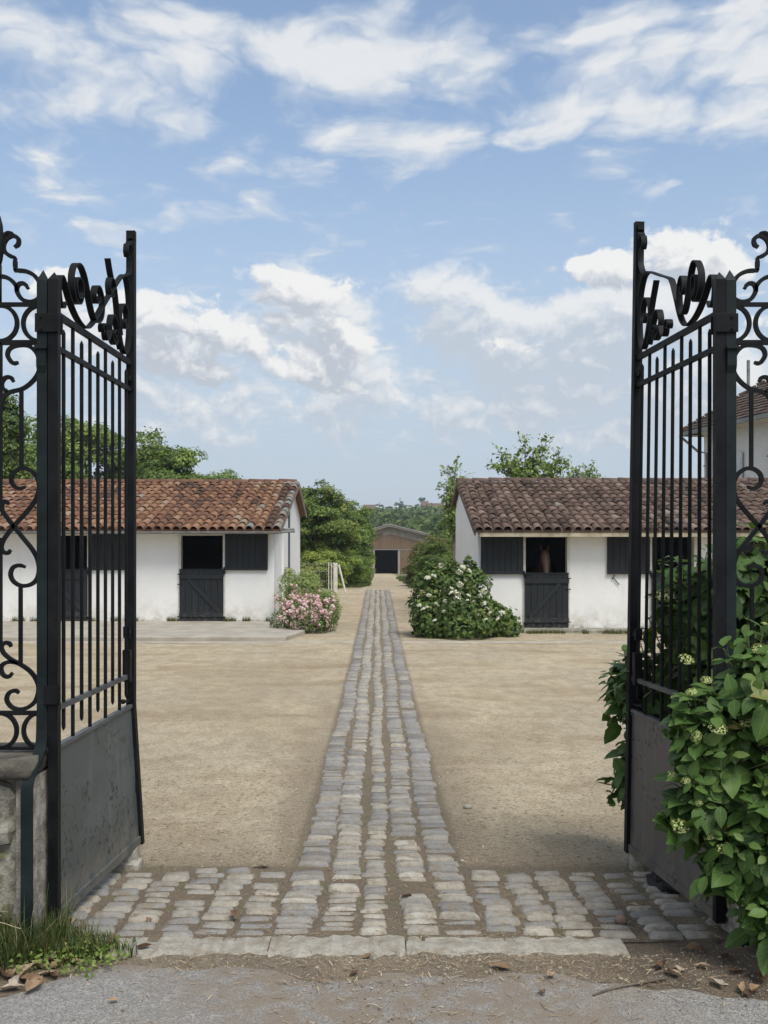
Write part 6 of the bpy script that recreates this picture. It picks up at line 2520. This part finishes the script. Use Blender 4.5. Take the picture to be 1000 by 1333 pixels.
# ================================================================== HOUSE ON THE RIGHT
def house():
    C0 = Vector((12.15, 37.2, 0))
    u = Vector((.20, -.98, 0)).normalized()      # along the facade towards the camera
    v = Vector((.98, .20, 0)).normalized()       # depth, away from the yard
    g = G(0, 37)
    root = thing('house', 'tall white house with brown hipped roof behind the right stable', 'house', tuple(C0 + u * 5 + v * 4))
    zt = 6.30
    LN, DP = 11.0, 8.5

    def pt(a, b_, z):
        w = C0 + u * a + v * b_
        return (w.x, w.y, z)

    def obx(b, a0, a1, b0, b1, z0, z1):
        b.add([pt(a0, b0, z0), pt(a1, b0, z0), pt(a1, b1, z0), pt(a0, b1, z0), pt(a0, b0, z1), pt(a1, b0, z1), pt(a1, b1, z1), pt(a0, b1, z1)],
              [(0, 3, 2, 1), (4, 5, 6, 7), (0, 1, 5, 4), (1, 2, 6, 5), (2, 3, 7, 6), (3, 0, 4, 7)])
    b = MB()
    obx(b, 0, LN, 0, DP, g - .5, zt)
    b.build('wall', M_HOUSE, root)
    e = .62
    pitch = .74
    rise = (DP / 2 + e) * pitch
    z0 = zt - .28
    base = [pt(-e, -e, z0), pt(LN + e, -e, z0), pt(LN + e, DP + e, z0), pt(-e, DP + e, z0)]
    rdg = [pt(DP / 2 - .2, DP / 2, z0 + rise), pt(LN - DP / 2 + .2, DP / 2, z0 + rise)]
    b = MB()
    b.add(base + rdg, [(0, 1, 5, 4), (1, 2, 5), (2, 3, 4, 5), (3, 0, 4), (3, 2, 1, 0)])
    roof = b.build('roof', M_TILE_H, root)
    # flat tile courses: overlapping strips on the two slopes in view, each tile its own piece within a strip
    rs = random.Random(6)
    tb = MB()
    nc = 26
    A, B_, Cc, D_ = [Vector(q) for q in (base[0], base[1], rdg[1], rdg[0])]
    E, H_ = Vector(base[3]), Vector(rdg[0])

    def courses(P0, P1, Q0, Q1, nrm_):
        for r in range(nc):
            f0, f1 = r / nc, (r + 1.25) / nc
            f1 = min(f1, 1)
            a0, a1 = P0.lerp(Q0, f0), P1.lerp(Q1, f0)
            c0, c1 = P0.lerp(Q0, f1), P1.lerp(Q1, f1)
            L = (a1 - a0).length
            n = max(1, int(L / .24))
            for k in range(n):
                s0, s1 = (k + .03) / n, (k + .97) / n
                tb.cur = min(1, max(0, rs.gauss(.5, .2)))
                lift = nrm_ * (.05 + rs.uniform(0, .015))
                lo = nrm_ * .012
                q = [a0.lerp(a1, s0) + lift, a0.lerp(a1, s1) + lift, c0.lerp(c1, s1) + lo, c0.lerp(c1, s0) + lo, a0.lerp(a1, s0) + lo * .4, a0.lerp(a1, s1) + lo * .4]
                tb.add(q, [(0, 1, 2, 3), (4, 5, 1, 0)])
    n1 = (B_ - A).cross(D_ - A).normalized()
    if n1.z < 0: n1 = -n1
    courses(A, B_, D_, Cc, n1)
    n2 = (E - A).cross(D_ - A).normalized()
    if n2.z < 0: n2 = -n2
    courses(E, A, H_, H_, n2)
    o = tb.build('tiles', M_TILE_H, roof)
    o['kind'] = 'stuff'
    # hip tiles
    b = MB()
    for k in range(22):
        p, q = A.lerp(D_, k / 22), A.lerp(D_, (k + .9) / 22)
        b.tube([p + Vector((0, 0, .06)), q + Vector((0, 0, .04))], [.10, .08], 8)
    b.build('hip_tiles', M_TILE_H, roof)
    b = MB()
    for (p, q) in ((base[0], base[1]), (base[3], base[0])):
        p, q = Vector(p), Vector(q)
        b.bar(p - Vector((0, 0, .07)), q - Vector((0, 0, .07)), (0, 0, 1), .07, .05)
    b.build('gutter', M_GUTTER, root)
    b = MB()
    b.add([pt(-e + .05, -e + .05, z0 - .01), pt(LN + e, -e + .05, z0 - .01), pt(LN + e, 0, z0 - .16), pt(-e + .05, 0, z0 - .16)], [(0, 1, 2, 3)])
    b.add([pt(-e + .05, -e + .05, z0 - .012), pt(0, -e + .05, z0 - .16), pt(0, DP, z0 - .16), pt(-e + .05, DP, z0 - .012)], [(3, 2, 1, 0)])
    b.build('soffit', M_FRAME, root)
    b = MB()
    b.tube([pt(-e - .02, -e - .02, z0 - .12), pt(-.2, -.12, z0 - .75), pt(.35, -.09, z0 - .85), pt(.35, -.09, g)], .05, 7)
    b.build('downpipe', M_GUTTER, root)
    for a in (1.55, 5.6, 9.0):
        for zz in (3.2, .3):
            w = MB()
            obx(w, a - .5, a + .5, -.02, .06, zz, zz + 1.75)
            win = w.build('window', M_DARK, root)
            for (q0, q1) in ((a - .58, a - .5), (a + .5, a + .58)):
                w = MB()
                obx(w, q0, q1, -.05, .05, zz - .08, zz + 1.83)
                w.build('frame', M_FRAME, win)
            w = MB()
            obx(w, a - .66, a + .66, -.12, .05, zz - .16, zz - .08)
            w.build('sill', M_FRAME, win)
            for s in (-1, 1):
                w = MB()
                q0, q1 = sorted((a + s * .60, a + s * 1.12))
                obx(w, q0, q1, -.10, -.055, zz - .04, zz + 1.8)
                sh = w.build('shutter', M_SHUT, root)
                w = MB()
                for k in range(9):
                    z1 = zz + 1.0 + k * .075
                    obx(w, q0 + .07, q1 - .07, -.112, -.101, z1, z1 + .04)
                w.build('louvre', M_SHUT, sh)
            w = MB()
            for z1 in (zz + .2, zz + 1.5):
                obx(w, a - 1.5, a - 1.15, -.07, -.05, z1, z1 + .03)
            w.build('shutter_stay', M_IRON, root)
    # chimney pipe against the sky
    b = MB()
    p = Vector(pt(1.0, 1.2, z0 + .9))
    b.tube([p, p + Vector((0, 0, 1.6))], .06, 8)
    b.build('flue', M_GUTTER, root)


M_SHUT = simple('pale_grey_shutter', (.62, .64, .66), (.52, .54, .56), 3, .6, .15, .003)
house()


# ================================================================== HORSE
def horse():
    X = PX(711, 22.55)
    g = G(0, 23)
    root = thing('horse', 'chestnut horse with a pale face looking out over the right half door', 'horse', (X + .1, 23.6, g))
    verts, edges, rad = [], [], []

    def chain(pts, start=None):
        prev = start
        for p, r in pts:
            verts.append((X + p[0], p[1], g + p[2]))
            rad.append(r)
            i = len(verts) - 1
            if prev is not None: edges.append((prev, i))
            prev = i
        return prev
    i0 = chain([((.22, 25.0, 1.28), .27)])
    i1 = chain([((.20, 24.5, 1.22), .31)], i0)
    i2 = chain([((.17, 24.0, 1.22), .29), ((.13, 23.6, 1.24), .27)], i1)
    i3 = chain([((.10, 23.35, 1.36), .21), ((.06, 23.12, 1.52), .155), ((.03, 22.93, 1.66), .12), ((.01, 22.80, 1.72), .105)], i2)
    i4 = chain([((0, 22.70, 1.66), .118), ((0, 22.63, 1.55), .122), ((0, 22.57, 1.44), .10), ((0, 22.52, 1.33), .074), ((0, 22.49, 1.25), .076), ((0, 22.475, 1.205), .055)], i3)
    for s in (-1, 1):
        chain([((.13 + s * .13, 23.62, .98), .13), ((.13 + s * .14, 23.60, .72), .075), ((.13 + s * .14, 23.58, .50), .06), ((.13 + s * .14, 23.60, .24), .042), ((.13 + s * .14, 23.57, .12), .048), ((.13 + s * .14, 23.53, .03), .06)], i2)
        chain([((.22 + s * .14, 24.98, 1.0), .17), ((.22 + s * .15, 24.86, .80), .11), ((.22 + s * .15, 25.14, .54), .06), ((.22 + s * .15, 25.10, .28), .045), ((.22 + s * .15, 25.05, .12), .05), ((.22 + s * .15, 25.0, .03), .062)], i0)
    me = bpy.data.meshes.new('body')
    base = wl(root)
    me.from_pydata([tuple(Vector(v) - base) for v in verts], edges, [])
    o = bpy.data.objects.new('body', me)
    link(o, root, base)
    md = o.modifiers.new('skin', 'SKIN')
    for i, sv in enumerate(me.skin_vertices[0].data):
        sv.radius = (rad[i] * (.86 if i < 8 else 1), rad[i])
        sv.use_root = (i == 0)
    md.use_smooth_shade = True
    ss = o.modifiers.new('sub', 'SUBSURF')
    ss.levels = ss.render_levels = 2
    me.materials.append(M_HORSE)
    for s in (-1, 1):
        b = MB()
        c = Vector((X + s * .075, 22.77, g + 1.80))
        b.add([c + Vector((-.032, .01, -.03)), c + Vector((.032, .01, -.03)), c + Vector((0, .035, -.02)), c + Vector((0, -.028, -.02)), c + Vector((s * .012, -.012, .125))],
              [(0, 3, 4), (3, 1, 4), (1, 2, 4), (2, 0, 4)])
        b.build('ear', M_HORSE, root, smooth=True)
        b = MB()
        b.ball((X + s * .112, 22.60, g + 1.585), .021, 10, 7)
        b.build('eye', M_EYE, root, smooth=True)
        b = MB()
        b.ball((X + s * .032, 22.432, g + 1.235), .014, 8, 6, (.8, .6, 1.2))
        b.build('nostril', M_EYE, root, smooth=True)
    b = MB()
    rs = random.Random(5)
    for k in range(40):
        t = rs.random()
        p = Vector((X + .02 + .08 * t, 22.80 + .55 * t, g + 1.80 - .30 * t))
        b.tube([p, p + Vector((rs.uniform(.04, .10), rs.uniform(-.03, .05), -.06)), p + Vector((rs.uniform(.08, .14), rs.uniform(-.04, .06), -.22))], [.012, .010, .003], 4)
    for k in range(12):
        p = Vector((X + rs.uniform(-.025, .025), 22.75, g + 1.80))
        b.tube([p, p + Vector((rs.uniform(-.02, .02), -.06, -.06)), p + Vector((rs.uniform(-.03, .03), -.085, -.15))], [.010, .008, .002], 4)
    b.build('mane', M_EYE, root)
    b = MB()
    for k in range(24):
        p = Vector((X + .22, 25.26, g + 1.38))
        b.tube([p, p + Vector((rs.uniform(-.05, .05), .10, -.2)), p + Vector((rs.uniform(-.08, .08), .10 + rs.uniform(-.04, .04), -.85))], [.02, .022, .004], 4)
    b.build('tail', M_EYE, root)


def horse_mat():
    m, t, out = new_mat('chestnut_coat')
    p = t.n('ShaderNodeTexCoord').outputs['Object']
    sp = t.n('ShaderNodeSeparateXYZ')
    t.put(sp.inputs[0], p)
    # pale blaze down the middle of the face (object space: the face looks to -Y)
    face = t.m('MULTIPLY', t.ss(t.m('ABSOLUTE', t.m('ADD', sp.outputs[0], .10)), .04, .015), t.ss(sp.outputs[1], -.98, -1.03))
    c = t.mix(t.ss(t.noise(p, 3, 4), .3, .7), (.20, .10, .055), (.14, .07, .04))
    c = t.mix(t.m('MULTIPLY', face, .4), c, (.42, .33, .28))
    c = t.mix(t.ss(sp.outputs[1], -.80, -.95, 0, .35), c, (.30, .20, .15))
    finish(t, out, c, .55, t.noise(p, 80, 3), .1, .002, .3)
    return m


M_HORSE = horse_mat()
M_EYE = simple('black_hair', (.012, .010, .009), (.03, .024, .02), 20, .5)
horse()


# ================================================================== HAZE
def haze():
    b = MB()
    b.box(-470, 470, -75, 1650, -4.5, 30.0)
    m = bpy.data.materials.new('thin_haze')
    m.use_nodes = True
    t = NT(m.node_tree)
    out = t.n('ShaderNodeOutputMaterial')
    v = t.n('ShaderNodeVolumePrincipled')
    v.inputs['Color'].default_value = (.86, .91, .97, 1)
    v.inputs['Density'].default_value = HAZE
    v.inputs['Anisotropy'].default_value = .2
    t.t.links.new(v.outputs[0], out.inputs['Volume'])
    o = b.build('haze', m, None, (0, 0, 0))
    tag(o, 'thin summer haze in the air', kind='stuff')


HAZE = .0004
haze()
